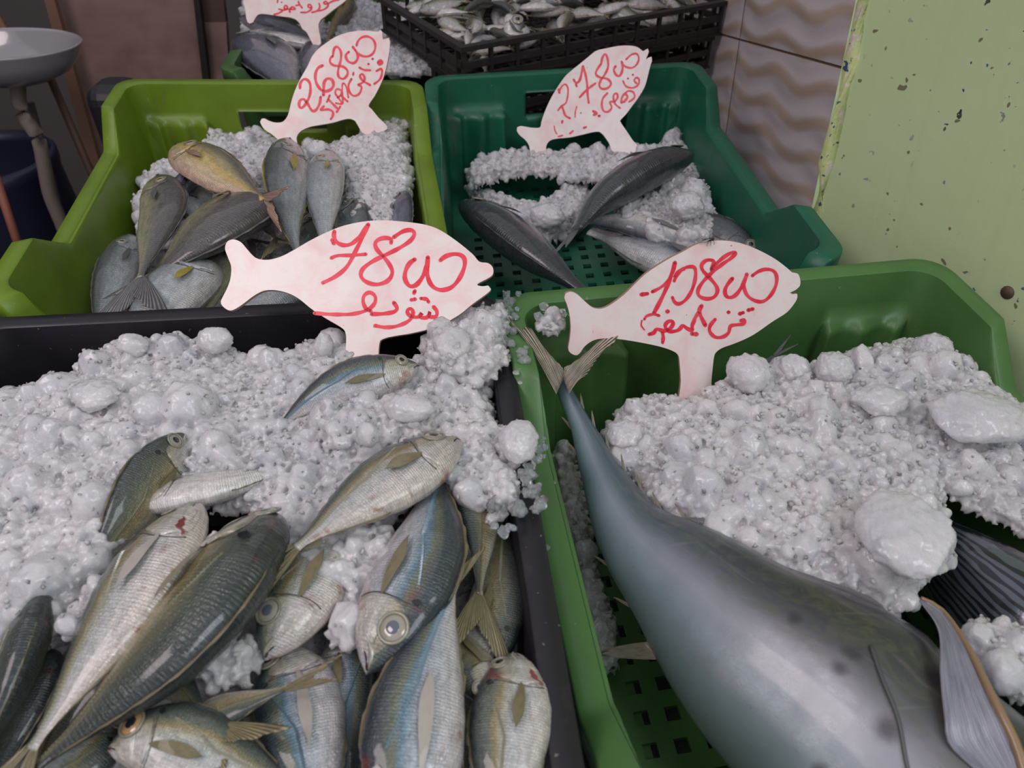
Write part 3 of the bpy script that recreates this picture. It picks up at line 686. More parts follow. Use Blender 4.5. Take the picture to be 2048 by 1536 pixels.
def chunk(label, px, py, z, rpx, sq=(1, 1, .8), mat=None, seed=0, rough=.10):
    p = at(px, py, z); R = rpx * depth(p) / CF; r = np.random.default_rng(seed); V, F = ICO[4]; V = V.copy()
    d = .90 + .10 * fbm(V[:, 0], V[:, 1] + V[:, 2] * 1.7, 2.2, seed) + .04 * fbm(V[:, 0] * 2, V[:, 1] * 2 + V[:, 2] * 3, 4.0, seed + 5)
    for k in range(12):                     # broken facets
        nn = r.normal(size=3); nn /= np.linalg.norm(nn); h = r.uniform(.70, .92); dd = V @ nn * d; cut = dd > h; d = np.where(cut, d * h / np.maximum(dd, 1e-6), d)
    V = V * d[:, None]; k = 90; S = V[r.choice(len(V), k)] * .93; V2, F2 = lumps(S, r.uniform(.06, .20, k), 2, .12, (.5, 1))
    V = np.vstack([V, V2]) * np.array(sq) * R; F = np.vstack([F, F2 + len(ICO[4][0])])
    tmp = bpy.data.objects.new('tmp', fastmesh('tmp', V, F)); sc.collection.objects.link(tmp)
    rm = tmp.modifiers.new('r', 'REMESH'); rm.mode = 'VOXEL'; rm.voxel_size = max(R / 26, .0008)
    ev = tmp.evaluated_get(bpy.context.evaluated_depsgraph_get()); me = bpy.data.meshes.new_from_object(ev); bpy.data.objects.remove(tmp)
    n = len(me.vertices); V = np.zeros(n * 3, np.float32); me.vertices.foreach_get('co', V); V = V.reshape(-1, 3).astype(float); Nn = np.zeros(n * 3, np.float32); me.vertices.foreach_get('normal', Nn); Nn = Nn.reshape(-1, 3)
    V = V + Nn * (.0005 * fbm(V[:, 0] + V[:, 2] * .7, V[:, 1] - V[:, 2] * .6, 700, seed))[:, None]; me.vertices.foreach_set('co', V.astype(np.float32).ravel()); me.update()
    me.polygons.foreach_set('use_smooth', np.ones(len(me.polygons), bool)); me.name = 'ice_chunk'
    o = bpy.data.objects.new('ice_chunk', me); sc.collection.objects.link(o); o.location = p; me.materials.clear(); me.materials.append(mat or M_ICE); ROOTS.append(o)
    return put(o, label, 'ice chunk', 'single lumps of ice')
# ================================================================== LARGE STRUCTURE
# floor, back wall, side wall (world coordinates)
o = mk('floor', *box(-3, 2.2, -2.5, 3.2, -.05, 0), M_DARK, smooth=False, world=True); put(o, kind='structure')
def wbox(name, mat, x0, x1, y0, y1, z0, z1, parent=None, rot=0, piv=None, **k):
    V, F = box(x0, x1, y0, y1, z0, z1)
    if rot:
        c, s = math.cos(rot), math.sin(rot); px, py = piv
        V = [(px + (x - px) * c - (y - py) * s, py + (x - px) * s + (y - py) * c, z) for x, y, z in V]
    return mk(name, V, F, mat, parent, smooth=False, world=True, **k)
M_PLASTER = simple('shadowed_plaster', lin(96, 88, 86), .7)
o = wbox('wall_back', M_PLASTER, -3, 2.2, 3.1, 3.2, 0, 3.2); put(o, kind='structure')
o = wbox('wall_left', M_PLASTER, -3.1, -3.0, -2.5, 3.2, 0, 3.2); put(o, kind='structure')
# crates -------------------------------------------------------------------------------
crate('plastic_crate', 'lime green plastic crate holding bream, left of the dark green one', M_LIME, -.327, 1.007, .018, -.152, .403, .515, .002, rf=.058, fh=.075, slot=(-.055, .075, -.062, -.036))
crate('plastic_crate', 'dark bluish green plastic crate with four sea bass and bare perforated floor', M_TEAL, .07, 1.072, .189, .106, .394, .528, -.001, fh=.075, slot=(-.065, .06, -.056, -.024))
crate('plastic_crate', 'mid green plastic crate holding the big tuna, front right', M_GREEN, .185, .546, .171, .02, .403, .489, .002)
bl, br = at(1004, 584, -.004), at(-75, 636, -.004)
q1, q2 = at(1002, 590, -.004), at(1122, 1284, -.004); yb = math.atan2(bl.y - br.y, bl.x - br.x); dv_ = q2 - q1
bsh = (dv_.x * math.cos(yb) + dv_.y * math.sin(yb)) / (-dv_.x * math.sin(yb) + dv_.y * math.cos(yb))
crate('plastic_crate', 'black plastic crate of horse mackerel and crushed ice, front left', M_BLACK, (bl.x + br.x) / 2, (bl.y + br.y) / 2, yb, bsh, (bl - br).length, .50, -.004, step=False, rimw=.016, pillars=False, h=.14)
el, er = at(398, 152, -.03), at(926, 134, -.03)
yw = .03; wE = (er - el).length
crate('plastic_crate', 'green plastic crate at the top left, behind the lime green one', M_FAR, (el.x + er.x) / 2 - .02, (el.y + er.y) / 2 + .46, yw, -.06, wE, .46, -.03, slot=None, fh=.05)
# sloping display bed and its legs
bed = thing('display_bench', 'steel bench sloping down under all the crates', 'bench', (0, .8, -.30))
M_STEEL = simple('dull_steel', (.30, .30, .31), .35, metal=.8)
poly = [(-.50, -.02), (.59, -.02), (.57, .45), (.42, .80), (.37, 1.60), (-.40, 1.60), (-.42, 1.0), (-.52, .52)]
mk('bench_top', [(x, y, z) for z in (-.1652, -.185) for x, y in poly], [tuple(range(8)), tuple(range(15, 7, -1))] + [(i, 8 + i, 8 + (i + 1) % 8, (i + 1) % 8) for i in range(8)], M_STEEL, bed, smooth=False)
for x in (-.37, .33):
    for y in (.0, 1.6): mk('leg', *tube([(x, y, -.2), (x, y - math.tan(-TILT) * -.75 * 0, -.78 if y < 1 else -1.05)], .018), M_STEEL, bed)
# ---- tiled side wall and the painted board, to the right of the crates
yawW = .06; ax = Vector((-math.sin(yawW), math.cos(yawW), 0))                      # runs away from the viewer
C1 = at(1618, 405, -.03) + Vector((.012, .0, 0)); C1w = wpt(C1)                      # foot of the painted corner bead
def WW(a, zz, off=0):    # world point on the tiled wall, a metres beyond the bead, height zz, off = out of the wall
    return C1w + ax * a + Vector((0, 0, zz - C1w.z)) + Vector((-math.cos(yawW), -math.sin(yawW), 0)) * off + Vector((.05, 0, 0))
wr = mk('wall_right', [WW(a, z, o_) for a in (.0, 2.4) for z in (0, 3.0) for o_ in (-.006, -.12)], [(0, 1, 3, 2), (4, 6, 7, 5), (0, 4, 5, 1), (2, 3, 7, 6), (0, 2, 6, 4), (1, 5, 7, 3)], M_GROUT, smooth=False, world=True); put(wr, kind='structure')
TW, TH = .50, .30; nU, nV = 90, 64; zj = None
# height of the visible joint: ray through (1550,100) meets the wall
d_ = BED.to_3x3() @ ray(1550, 100); o_ = wpt((0, 0, CH)); nW = Vector((-math.cos(yawW), -math.sin(yawW), 0)); kk = (WW(0, 0) - o_).dot(nW) / d_.dot(nW); zj = (o_ + d_ * kk).z
tile_me = {}
for i in range(0, 3):
    for j in range(-2, 3):
        V = []; uv = []
        for v in range(nV):
            for u in range(nU):
                a = .004 + i * TW + (TW - .003) * u / (nU - 1); zz = zj + j * TH + .0015 + (TH - .003) * v / (nV - 1)
                un, vn = (a) / .06, (zz - zj) / .042
                ed = min(u, nU - 1 - u, v, nV - 1 - v); ed = min(1, ed / 3)
                rel = .5 + .5 * math.sin(2 * math.pi * vn + 1.1 * math.sin(un * 2.0 + vn * .7))
                V.append(WW(a, zz, -.004 + .0020 * rel * ed)); uv.append((un / 3.0, vn))
        F = grid_faces(nV, nU)
        mk('tile', V, F, M_TILE, wr, uv=uv)
# painted board: oblique face starting at the bead and running forward to the right
ang = math.radians(-62); bd_ = Vector((math.cos(ang), math.sin(ang), 0)); bn = Vector((math.sin(ang), -math.cos(ang), 0))
P0 = C1w.copy(); P0.z = 0
V = [P0 + bd_ * a + Vector((0, 0, z)) - bn * d for a in (.0, 1.3) for z in (0, 3.0) for d in (0, .05)]
wp = mk('wall_right', V, [(0, 1, 3, 2), (4, 6, 7, 5), (0, 4, 5, 1), (2, 3, 7, 6), (0, 2, 6, 4), (1, 5, 7, 3)], M_WALL, smooth=False, world=True); put(wp, kind='structure')
bp = []; rr = []
for i in range(60): z = i / 59 * 3.0; bp.append(P0 + Vector((.0015 * math.sin(z * 31), .001 * math.sin(z * 47), z))); rr.append(.0075 + .0012 * math.sin(z * 60) + .001 * math.sin(z * 137))
V, F = tube(bp, rr, 10); tr = mk('trim_1', V, F, beadmat(), smooth=True, world=True); put(tr, kind='structure')
V = [P0 + ax * a + Vector((0, 0, z)) + Vector((-math.cos(yawW), -math.sin(yawW), 0)) * (d - .004) for a in (.0, .028) for z in (0, 3.0) for d in (0, .012)]
V = [v + Vector((.047, 0, 0)) * (0 if i < 4 else 1) for i, v in enumerate(V)]
tr = mk('trim_2', V, [(0, 1, 3, 2), (4, 6, 7, 5), (0, 4, 5, 1), (2, 3, 7, 6), (0, 2, 6, 4), (1, 5, 7, 3)], M_WALL, smooth=False, world=True); put(tr, kind='structure')
# screw in the painted board
d_ = BED.to_3x3() @ ray(2015, 585); kk = (P0 - o_).dot(bn) / d_.dot(bn); sp = o_ + d_ * kk
V = []
for i in range(5):
    rr_, hh_ = ((.0001, .0028), (.004, .0024), (.0058, .001), (.006, 0), (.006, -.002))[i]
    V += [sp + (bd_ * math.cos(k * math.pi / 8) + Vector((0, 0, 1)) * math.sin(k * math.pi / 8)) * rr_ + bn * hh_ for k in range(16)]
o = mk('screw', V, grid_faces(5, 16, True), simple('rusty_screw', lin(96, 78, 62), .6, metal=.4), world=True); put(o, 'rusty round screw head in the pale green painted wall', 'screw')
# ---- far left: board partition, sink, drum, sticks
pb = thing('board_partition', 'pinkish brown laminate boards standing behind the crates, top left', 'partition', at_y(260, 100, 1.72))
def quadbox(px, Y, thick=.015):      # px: four picture corners at bed distance Y
    A = [at_y(x, y, Y) for x, y in px]; return A + [a + Vector((0, thick, 0)) for a in A], [(0, 1, 2, 3), (7, 6, 5, 4)] + [(k, 4 + k, 4 + (k + 1) % 4, (k + 1) % 4) for k in range(4)]
mk('panel', *quadbox([(72, -60), (398, -60), (418, 330), (190, 330)], 1.70), M_BOARD, pb, smooth=False)
mk('panel', *quadbox([(392, -60), (440, -60), (452, 46), (402, 46)], 1.69), simple('brown_board', lin(84, 64, 58), .6), pb, smooth=False, label='darker brown upper piece')
mk('panel', *quadbox([(402, 46), (452, 46), (470, 330), (430, 330)], 1.685), M_BOARD, pb, smooth=False)
mk('upright', *quadbox([(380, -60), (391, -60), (438, 330), (424, 330)], 1.665), simple('dark_strip', lin(40, 32, 32), .5), pb, smooth=False, label='thin dark upright')
mk('upright', *quadbox([(72, -60), (92, -60), (200, 330), (178, 330)], 1.66), simple('tan_strip', lin(128, 96, 78), .5), pb, smooth=False, label='tan edge strip')
SY = 1.42; s0 = at_y(0, 96, SY); V = []
prof = [(.0, -.075), (.03, -.074), (.075, -.066), (.115, -.046), (.140, -.016), (.150, .006), (.153, .010), (.148, .011), (.142, .004), (.128, -.018), (.10, -.042), (.06, -.056), (.012, -.060), (.0, -.060)]
for r_, z_ in prof: V += [s0 + Vector((r_ * .98 * math.cos(k * math.pi / 24), r_ * .62 * math.sin(k * math.pi / 24), z_ * .85)) for k in range(48)]
sk = thing('hand_sink', 'white round hand basin on its drain pipe, far left', 'sink', s0 - Vector((0, 0, .4)))
M_CER = simple('white_ceramic', lin(150, 146, 150), .15, coat=.6)
mk('basin', V, grid_faces(len(prof), 48, True), M_CER, sk)
pp = [at_y(x, y, SY) for x, y in ((36, 158), (38, 205), (52, 240), (76, 275), (88, 330), (100, 390), (122, 445), (150, 520))]
mk('drain_pipe', *tube([Vector(p) for p in crom(pp, 30)], .0135, 14), simple('grimy_white_pipe', lin(132, 120, 112), .45), sk)
V = []; c0 = at_y(60, 520, 1.62)
for r_, z_ in ((.0, -.35), (.15, -.35), (.155, -.3), (.16, -.1), (.155, .1), (.16, .12), (.16, .14), (.15, .15), (.15, .12), (.14, -.2), (0, -.2)): V += [c0 + Vector((r_ * math.cos(k * math.pi / 20), r_ * math.sin(k * math.pi / 20), z_ + .13)) for k in range(40)]
o = mk('plastic_drum', V, grid_faces(11, 40, True), simple('navy_plastic', lin(30, 32, 54), .45)); put(o, 'dark navy plastic drum standing under the basin', 'drum')
for (a, b, col, lb, Y) in (((98, 150), (215, 420), (86, 60, 48), 'brown wooden stick leaning right of the basin pipe', 1.52), ((60, 205), (128, 450), (70, 62, 62), 'grey thin stick just behind the basin pipe', 1.50), ((-10, 350), (30, 470), (140, 84, 66), 'reddish wooden stick at the far left edge', 1.3), ((-14, 20), (14, 68), (112, 76, 52), 'short brown stick above the basin, top left', 1.62)):
    A, B = at_y(*a, Y), at_y(*b, Y - .03); B = A + (B - A) * 1.7; o = mk('broom_stick', *tube([A + (B - A) * t for t in (0, .5, 1)], .008, 10), simple('stick', lin(*col), .6)); put(o, lb, 'stick')
c0 = at_y(200, 235, 1.10); V, F = box(c0.x - .022, c0.x + .05, c0.y, c0.y + .08, -.40, c0.z + .040)
import bmesh
o = mk('storage_bin', V, F, M_BLACK, smooth=False); put(o, 'black bin squeezed behind the left corner of the lime green crate', 'bin')
bv = o.modifiers.new('b', 'BEVEL'); bv.width = .025; bv.segments = 4
# ---- stacked black mesh crates at the top
def meshcrate(label, pL, pR, zt, dd=.30, hh=.05):
    A, B = at(*pL, zt), at(*pR, zt); root = thing('mesh_crate', label, 'crate', (A + B) / 2 - Vector((0, 0, hh)), 'stacked black mesh crates')
    e = (B - A); L = e.length; e.normalize(); n = Vector((-e.y, e.x, 0))
    def bar(a0, a1, b0, b1, z0, z1): return [A + e * a + n * b + Vector((0, 0, z)) for a in (a0, a1) for b in (b0, b1) for z in (z0, z1)], box(0, 1, 0, 1, 0, 1)[1]
    for nm, (a0, a1, b0, b1) in (('front_rim', (0, L, 0, .012)), ('back_rim', (0, L, dd - .012, dd)), ('side_rim', (0, .012, .012, dd - .012)), ('side_rim', (L - .012, L, .012, dd - .012))):
        mk(nm, *bar(a0, a1, b0, b1, -.007, 0), M_MESH, root, smooth=False)
    for z0 in (-.026, -.045):
        for (a0, a1, b0, b1) in ((.004, L - .004, .003, .008), (.004, L - .004, dd - .008, dd - .003), (.003, .008, .01, dd - .01), (L - .008, L - .003, .01, dd - .01)): mk('slat', *bar(a0, a1, b0, b1, z0 - .006, z0 + .004), M_MESH, root, smooth=False)
    k = int(L / .045)
    for i in range(k + 1):
        a = .004 + (L - .012) * i / k
        for b in (.002, dd - .009): mk('upright', *bar(a, a + .005, b, b + .007, -.052, -.004), M_MESH, root, smooth=False)
    for i in range(6):
        b = .02 + (dd - .04) * i / 5
        for a in (.002, L - .009): mk('upright', *bar(a, a + .007, b, b + .005, -.052, -.004), M_MESH, root, smooth=False)
    V = []; F = []
    for i in range(int(L / .02)):
        vv, ff = bar(i * .02, i * .02 + .008, 0, dd, -hh - .003, -hh); b0 = len(V); V += vv; F += [tuple(b0 + q for q in f) for f in ff]
    for i in range(int(dd / .02)):
        vv, ff = bar(0, L, i * .02, i * .02 + .008, -hh - .0031, -hh - .0001); b0 = len(V); V += vv; F += [tuple(b0 + q for q in f) for f in ff]
    mk('base_mesh', V, F, M_MESH, root, smooth=False)
    return A, e, n, L
ZF = .02
FA, Fe, Fn, FL = meshcrate('top black mesh crate, full of small silvery fish', (922, 96), (1456, 2), ZF)
def lower(k): return lambda p: (p[0], p[1])
for k, lb in ((1, 'black mesh crate directly under the fish-filled one'), (2, 'lowest black mesh crate, behind the dark green crate')):
    A0 = FA - Vector((0, 0, .054 * k)) + Fn * .004 * k; B0 = A0 + Fe * FL
    def fake(A, B, lb=lb):
        global at
        old = at; seq = [A, B]; at = lambda *a: seq.pop(0); r = meshcrate(lb, (0, 0), (0, 0), 0, dd=.12); at = old; return r
    fake(A0 + Fe * .004 * k, B0 - Fe * .010 * k)
# support block under the mesh crates and far crate: upturned crate boxes
V, F = box(0, 1, 0, 1, 0, 1); zb = ZF - .054 * 3 - .003
V = [FA + Fe * (.02 + v[0] * (FL - .04)) + Fn * (.01 + v[1] * .28) + Vector((0, 0, (zb - .0) - FA.z if v[2] else -.1652 - FA.z)) for v in V]
# ================================================================== FISH, near black crate
G1 = 'horse mackerel in the black crate'
J = dict(name='horse_mackerel', group=G1, spot=True)
def jack(label, path, h, mat=M_JACK, **k):
    d = dict(J); d.update(k); return fish('jack', label, 'jack', path, h, mat, **d)
jack('silver horse mackerel lying on the ice with head to the upper right, mouth ajar', [(920, 880, .012), (800, 948, .012), (700, 1015, .012), (590, 1095, .014)], 128, side=-1, roll=-6, tail=(.26, 22), spot=True, pectmat=F_OLIVE, eye=(.12, 66, .21), pectlen=.2, pectw=11)
jack('half-buried horse mackerel at the stem of the front left price sign', [(838, 730, .008), (760, 738, .010), (690, 756, .009), (610, 800, .0), (560, 850, -.01)], 92, M_JACKB, side=1, roll=35, pup=E_PUP, side_=0) if False else jack('half-buried horse mackerel at the stem of the front left price sign', [(838, 732, .008), (760, 748, .010), (690, 768, .008), (610, 810, .0), (560, 850, -.01)], 92, M_JACKB, side=-1, roll=30)
jack('dark-backed horse mackerel sliding down the left ice slope', [(372, 868, -.004), (310, 950, -.006), (250, 1040, -.010), (170, 1160, -.018)], 124, M_JACKD, side=-1, roll=62)
jack('white-bellied horse mackerel poking sideways out of the ice, upper left', [(280, 1012, -.02), (380, 985, -.012), (480, 962, -.012), (600, 930, -.02)], 72, M_BELLY, side=1, roll=-30, spot=False, pect=False)
jack('pale horse mackerel with bloodied gills, long diagonal one at the left', [(400, 1008, .0), (318, 1110, .004), (222, 1260, .004), (60, 1500, .0)], 150, M_JACK, side=-1, roll=-18, gore=True, eye=(.1, 60, .12), pectmat=F_PALE)
jack('dark olive horse mackerel with golden scutes, beside the bloodied pale one', [(545, 1030, -.004), (472, 1130, .006), (330, 1310, .006), (60, 1545, -.004)], 178, M_JACKD, side=1, roll=34, eye=(.085, 58, .17))
jack('big horse mackerel with head pointing down at bottom centre, staring eye', [(735, 1345, .0), (790, 1240, .004), (852, 1100, .004), (880, 940, -.006)], 172, M_JACKB, side=-1, roll=14, eye=(.15, 66, .215), pup=E_CLOUD, gore=False)
jack('largest silver-green horse mackerel, tail up, running out of the bottom edge', [(790, 1720, -.012), (812, 1560, .0), (840, 1380, .004), (905, 1165, .008)], 205, M_JACKB, side=1, roll=8, tail=(.24, 20), pectmat=F_PALE, pectlen=.34, fin=F_OLIVE)
jack('horse mackerel beside the right rim, forked tail spread downwards', [(935, 880, -.02), (940, 960, -.014), (958, 1060, -.012), (958, 1190, -.012)], 88, M_JACKD, side=-1, roll=25, tail=(.42, 30))
jack('horse mackerel with head up in the lower right corner, red mark on its cheek', [(1030, 1306, -.012), (1022, 1400, -.008), (1010, 1530, -.006), (985, 1720, -.012)], 165, M_JACK, side=-1, roll=0, eye=(.11, 52, .17), gore=True, pectmat=F_OLIVE)
jack('upside-down head of a horse mackerel right of the largest one, dark open mouth', [(985, 1415, -.012), (955, 1360, -.014), (900, 1290, -.022), (850, 1200, -.03)], 100, M_JACKD, side=1, roll=20)
jack('horse mackerel with clouded eye poking out below the central ice, head down left', [(532, 1318, -.008), (580, 1225, -.004), (640, 1130, -.008), (720, 1000, -.02)], 150, M_JACK, side=1, roll=0, eye=(.17, 66, .22), pup=E_CLOUD)
jack('horse mackerel under the crossing tail, long pale side fin visible', [(560, 1290, -.026), (590, 1400, -.022), (618, 1540, -.020), (640, 1720, -.03)], 185, M_JACKB, side=-1, roll=0, pectmat=F_PALE, pectlen=.36, pect=True)
jack('dark thin tail stalk crossing to the right, frayed forked fin', [(250, 1580, -.03), (360, 1490, -.018), (450, 1428, -.008), (575, 1375, .004)], 96, M_JACKD, side=-1, roll=10, tail=(.34, 15), fin=F_OLIVE)
jack('dark tail stalk in the bottom left centre with fin spread to the right', [(260, 1250, -.03), (310, 1310, -.024), (360, 1370, -.014), (425, 1452, -.004)], 90, M_JACKD, side=1, roll=15, tail=(.46, 34), fin=F_OLIVE)
jack('big round-eyed horse mackerel head at the bottom left, blood on the gill', [(218, 1500, -.006), (300, 1478, -.004), (400, 1500, -.006), (620, 1600, -.02)], 186, M_JACK, side=1, roll=8, eye=(.13, 62, .24), iris=E_GOLD)
jack('pinkish flank of a horse mackerel in the bottom left corner', [(240, 1440, -.03), (180, 1500, -.022), (110, 1570, -.022), (20, 1680, -.03)], 120, M_JACK, side=1, roll=0)
jack('dark horse mackerel at the left edge, steeply tilted', [(90, 1180, -.016), (50, 1290, -.014), (10, 1400, -.016), (-60, 1560, -.02)], 95, M_JACKD, side=1, roll=55)
jack('deepest dark horse mackerel along the left edge below the others', [(100, 1300, -.04), (60, 1400, -.035), (10, 1500, -.035), (-60, 1640, -.04)], 110, M_JACKD, side=1, roll=35)
jack('horse mackerel standing against the right rim, pink belly patch', [(960, 1360, -.03), (985, 1270, -.028), (1000, 1180, -.028), (1005, 1040, -.03)], 118, M_JACKD, side=-1, roll=10)
jack('silver horse mackerel flank between the two big ones at bottom centre', [(700, 1250, -.04), (695, 1360, -.032), (690, 1460, -.032), (690, 1640, -.04)], 130, M_JACKB, side=1, roll=0)
jack('deep-lying horse mackerel at the bottom edge left of centre', [(480, 1390, -.045), (500, 1470, -.042), (520, 1560, -.042), (560, 1700, -.05)], 150, M_JACK, side=1, roll=0)
jack('deep-lying horse mackerel behind the dark mouth, lower right', [(940, 1180, -.05), (935, 1280, -.045), (930, 1400, -.045), (930, 1560, -.05)], 120, M_JACKD, side=1, roll=20)
jack('buried horse mackerel in the shadow under the two long diagonal ones', [(330, 1180, -.05), (240, 1300, -.045), (150, 1420, -.045), (60, 1560, -.05)], 170, M_JACKD, side=1, roll=10)
# ---- lime crate
B = dict(name='bream', group='bream in the lime green crate', eye=(.185, 78, .22), pectlen=.17, pectw=7, fin=F_GREY)
def bream(label, path, h, mat, det=1, **k):
    d = dict(B); d.update(k); return fish('bream', label, 'bream', path, h, mat, detail=det, **d)
bream('golden yellow bream lying uppermost in the lime crate', [(352, 292, -.018), (410, 325, -.012), (465, 365, -.012), (528, 398, -.004)], 92, M_GOLD, side=1, roll=8, fin=F_PINK, tail=(.24, 26), iris=E_GOLD, pectmat=F_PINK, tailroll=50)
bream('olive bream with orange eye, head up, forked tail at bottom left', [(318, 352, -.030), (330, 410, -.024), (308, 480, -.024), (280, 556, -.026)], 98, M_OLIVE, side=1, roll=10, fin=F_GREY, tail=(.42, 32), iris=E_GOLD, eye=(.18, 84, .22))
bream('large grey-brown bream lying diagonally across the lime crate', [(532, 392, -.036), (470, 432, -.024), (390, 490, -.026), (290, 560, -.038)], 112, M_OLIVE, side=1, roll=12, fin=F_GREY, eye=(.1, 150, .1), gill=False, mouth=False)
bream('grey-backed bream standing head up with yellow side fin', [(578, 278, -.022), (572, 350, -.016), (575, 430, -.020), (598, 520, -.035)], 94, M_GREY, side=-1, roll=26, fin=F_YEL, eye=(.17, 78, .2), pectlen=.2, pectw=10)
bream('pale bream beside the grey-backed one, yellow fin patch', [(652, 300, -.028), (648, 360, -.024), (648, 430, -.028), (650, 510, -.04)], 80, M_PALE, side=-1, roll=0, pectmat=F_YEL, pectlen=.12, fin=F_GREY, iris=E_GOLD)
bream('red-eyed pale bream head at the bottom of the lime crate', [(412, 520, -.045), (360, 570, -.040), (300, 640, -.042), (220, 730, -.06)], 128, M_PALE, side=-1, roll=5, iris=E_RED, pectmat=F_YEL, eye=(.18, 74, .22))
bream('dark bream behind the tail of the front left price sign', [(470, 455, -.06), (440, 520, -.052), (410, 590, -.052), (390, 680, -.06)], 84, M_OLIVE, side=-1, roll=30)
bream('silver bream in the lower left corner of the lime crate', [(262, 470, -.075), (235, 540, -.065), (212, 600, -.065), (190, 690, -.075)], 90, M_GREY, side=-1, roll=20)
bream('small olive bream tail wedged above the front left price sign', [(500, 380, -.07), (520, 420, -.06), (540, 455, -.052), (552, 478, -.045)], 62, M_OLIVE, side=1, roll=0, tail=(.30, 28), fin=F_OLIVE)
bream('dark bream in the right corner of the lime crate', [(795, 385, -.055), (800, 420, -.050), (806, 470, -.055), (812, 530, -.07)], 58, M_BLUEB, side=1, roll=35)
bream('bream showing only a silver flank behind the golden one', [(365, 370, -.05), (400, 405, -.05), (440, 440, -.06), (500, 480, -.07)], 70, M_PALE, side=1, roll=0)
bream('bream in shadow between the two upright ones', [(615, 430, -.07), (625, 480, -.065), (640, 540, -.07), (650, 600, -.08)], 80, M_GREY, side=1, roll=20)
bream('bream half hidden by ice, right of the pale upright one', [(700, 400, -.06), (705, 450, -.055), (720, 500, -.06), (730, 570, -.07)], 86, M_GREY, side=1, roll=30)
bream('silver bream lying under the tail fin of the front left price sign', [(620, 560, -.06), (560, 590, -.055), (500, 620, -.06), (420, 660, -.07)], 80, M_PALE, side=1, roll=0)
bream('bream fragment of dark back left of the golden one', [(395, 365, -.05), (360, 390, -.045), (340, 430, -.05), (320, 480, -.06)], 60, M_BLUEB, side=1, roll=60)
# ---- dark green crate
S = dict(name='sea_bass', group='sea bass in the dark green crate', fin=F_GREY, iris=E_SILVER)
def bass(label, path, h, mat=M_BASS, **k):
    d = dict(S); d.update(k); return fish('bass', label, 'bass', path, h, mat, detail=2, **d)
bass('sea bass with head at the left wall, sloping down to the right', [(922, 408, -.095), (1000, 455, -.09), (1080, 518, -.09), (1175, 590, -.10)], 84, side=-1, roll=34, eye=(.16, 70, .15))
bass('curved sea bass lying across the ice, head to the upper right', [(1384, 312, -.055), (1290, 345, -.052), (1205, 400, -.062), (1150, 462, -.075)], 78, side=1, roll=42, tail=(.22, 22), eye=(.14, 62, .14))
bass('sea bass showing its white belly, beside the curved one', [(1425, 520, -.10), (1350, 478, -.09), (1270, 450, -.09), (1165, 440, -.095)], 62, M_BELLY, side=1, roll=-20, tail=None)
bass('lowest sea bass, half hidden behind the front right price sign', [(1500, 600, -.11), (1400, 545, -.105), (1300, 505, -.11), (1185, 462, -.115)], 90, M_BASS, side=-1, roll=-4, tail=None)
bass('sea bass under ice at the right wall of the dark green crate', [(1520, 520, -.09), (1460, 480, -.085), (1400, 455, -.09), (1320, 430, -.10)], 80, M_BASS, side=-1, roll=40, tail=None)
# ---- far green crate
fish('x', 'long dark fish lying under the highest price sign', 'slim', [(478, 34, -.055), (540, 52, -.05), (600, 72, -.05), (665, 98, -.055)], 46, M_BLUEB, roll=40, side=1, detail=1, name='fish', group='mixed fish in the far green crate', fin=F_GREY)
fish('x', 'white-bellied long fish directly below the dark one, top left', 'slim', [(496, 66, -.06), (560, 80, -.055), (620, 90, -.055), (690, 104, -.06)], 34, M_BELLY, roll=-20, side=1, detail=1, name='fish', group='mixed fish in the far green crate', fin=F_GREY)
fish('x', 'slate-blue deep bream facing left behind the lime crate', 'bream', [(500, 78, -.055), (530, 110, -.05), (560, 150, -.055), (600, 200, -.07)], 104, M_BLUEB, roll=10, side=-1, detail=1, name='bream', group='mixed fish in the far green crate', fin=F_GREY, iris=E_RED)
fish('x', 'grey bream with raised fin spines behind the middle price sign', 'bream', [(640, 80, -.06), (635, 110, -.055), (630, 150, -.06), (625, 200, -.07)], 74, M_BLUEB, roll=10, side=-1, detail=1, name='bream', group='mixed fish in the far green crate', fin=F_GREY)
fish('x', 'olive and white curled fish tail beside the highest price sign', 'slim', [(700, -10, -.05), (694, 20, -.045), (672, 52, -.045), (655, 84, -.05)], 36, M_GOLD, roll=10, side=1, detail=1, name='fish', group='mixed fish in the far green crate', fin=F_YEL)
# ---- tuna
tc = [(2170, 1930, -.075, 60), (2130, 1880, -.070, 330), (2040, 1775, -.062, 540), (1885, 1620, -.055, 590), (1665, 1405, -.050, 500), (1505, 1282, -.050, 392), (1370, 1155, -.050, 268), (1265, 1060, -.050, 158), (1203, 945, -.046, 88), (1158, 840, -.036, 44), (1112, 748, -.026, 27)]
tc = [(x + .02 * w_, y + .035 * w_, z_, w_) for x, y, z_, w_ in tc]; tp = [t[:3] for t in tc]; P_ = [at(*t) for t in tp]; sl = np.r_[0, np.cumsum([(P_[i + 1] - P_[i]).length for i in range(len(P_) - 1)])]; sl /= sl[-1]
rm_ = np.array([t[3] * .92 / 2 * depth(q) / CF / .97 for t, q in zip(tc, P_)]); TH_ = rm_.max()
PROF['tuna'] = (list(sl), list(rm_ / TH_), .86)
_, TU = fish('tuna', 'big steel-blue tuna lying diagonally in the front green crate', 'tuna', tp, 0, M_TUNA, roll=36, side=-1, detail=3, name='tuna', tail=None, dors=False, pect=False, gill=False, hm=TH_, eye=(.06, 80, .10), mouth=True)
TR = ROOTS[-1]
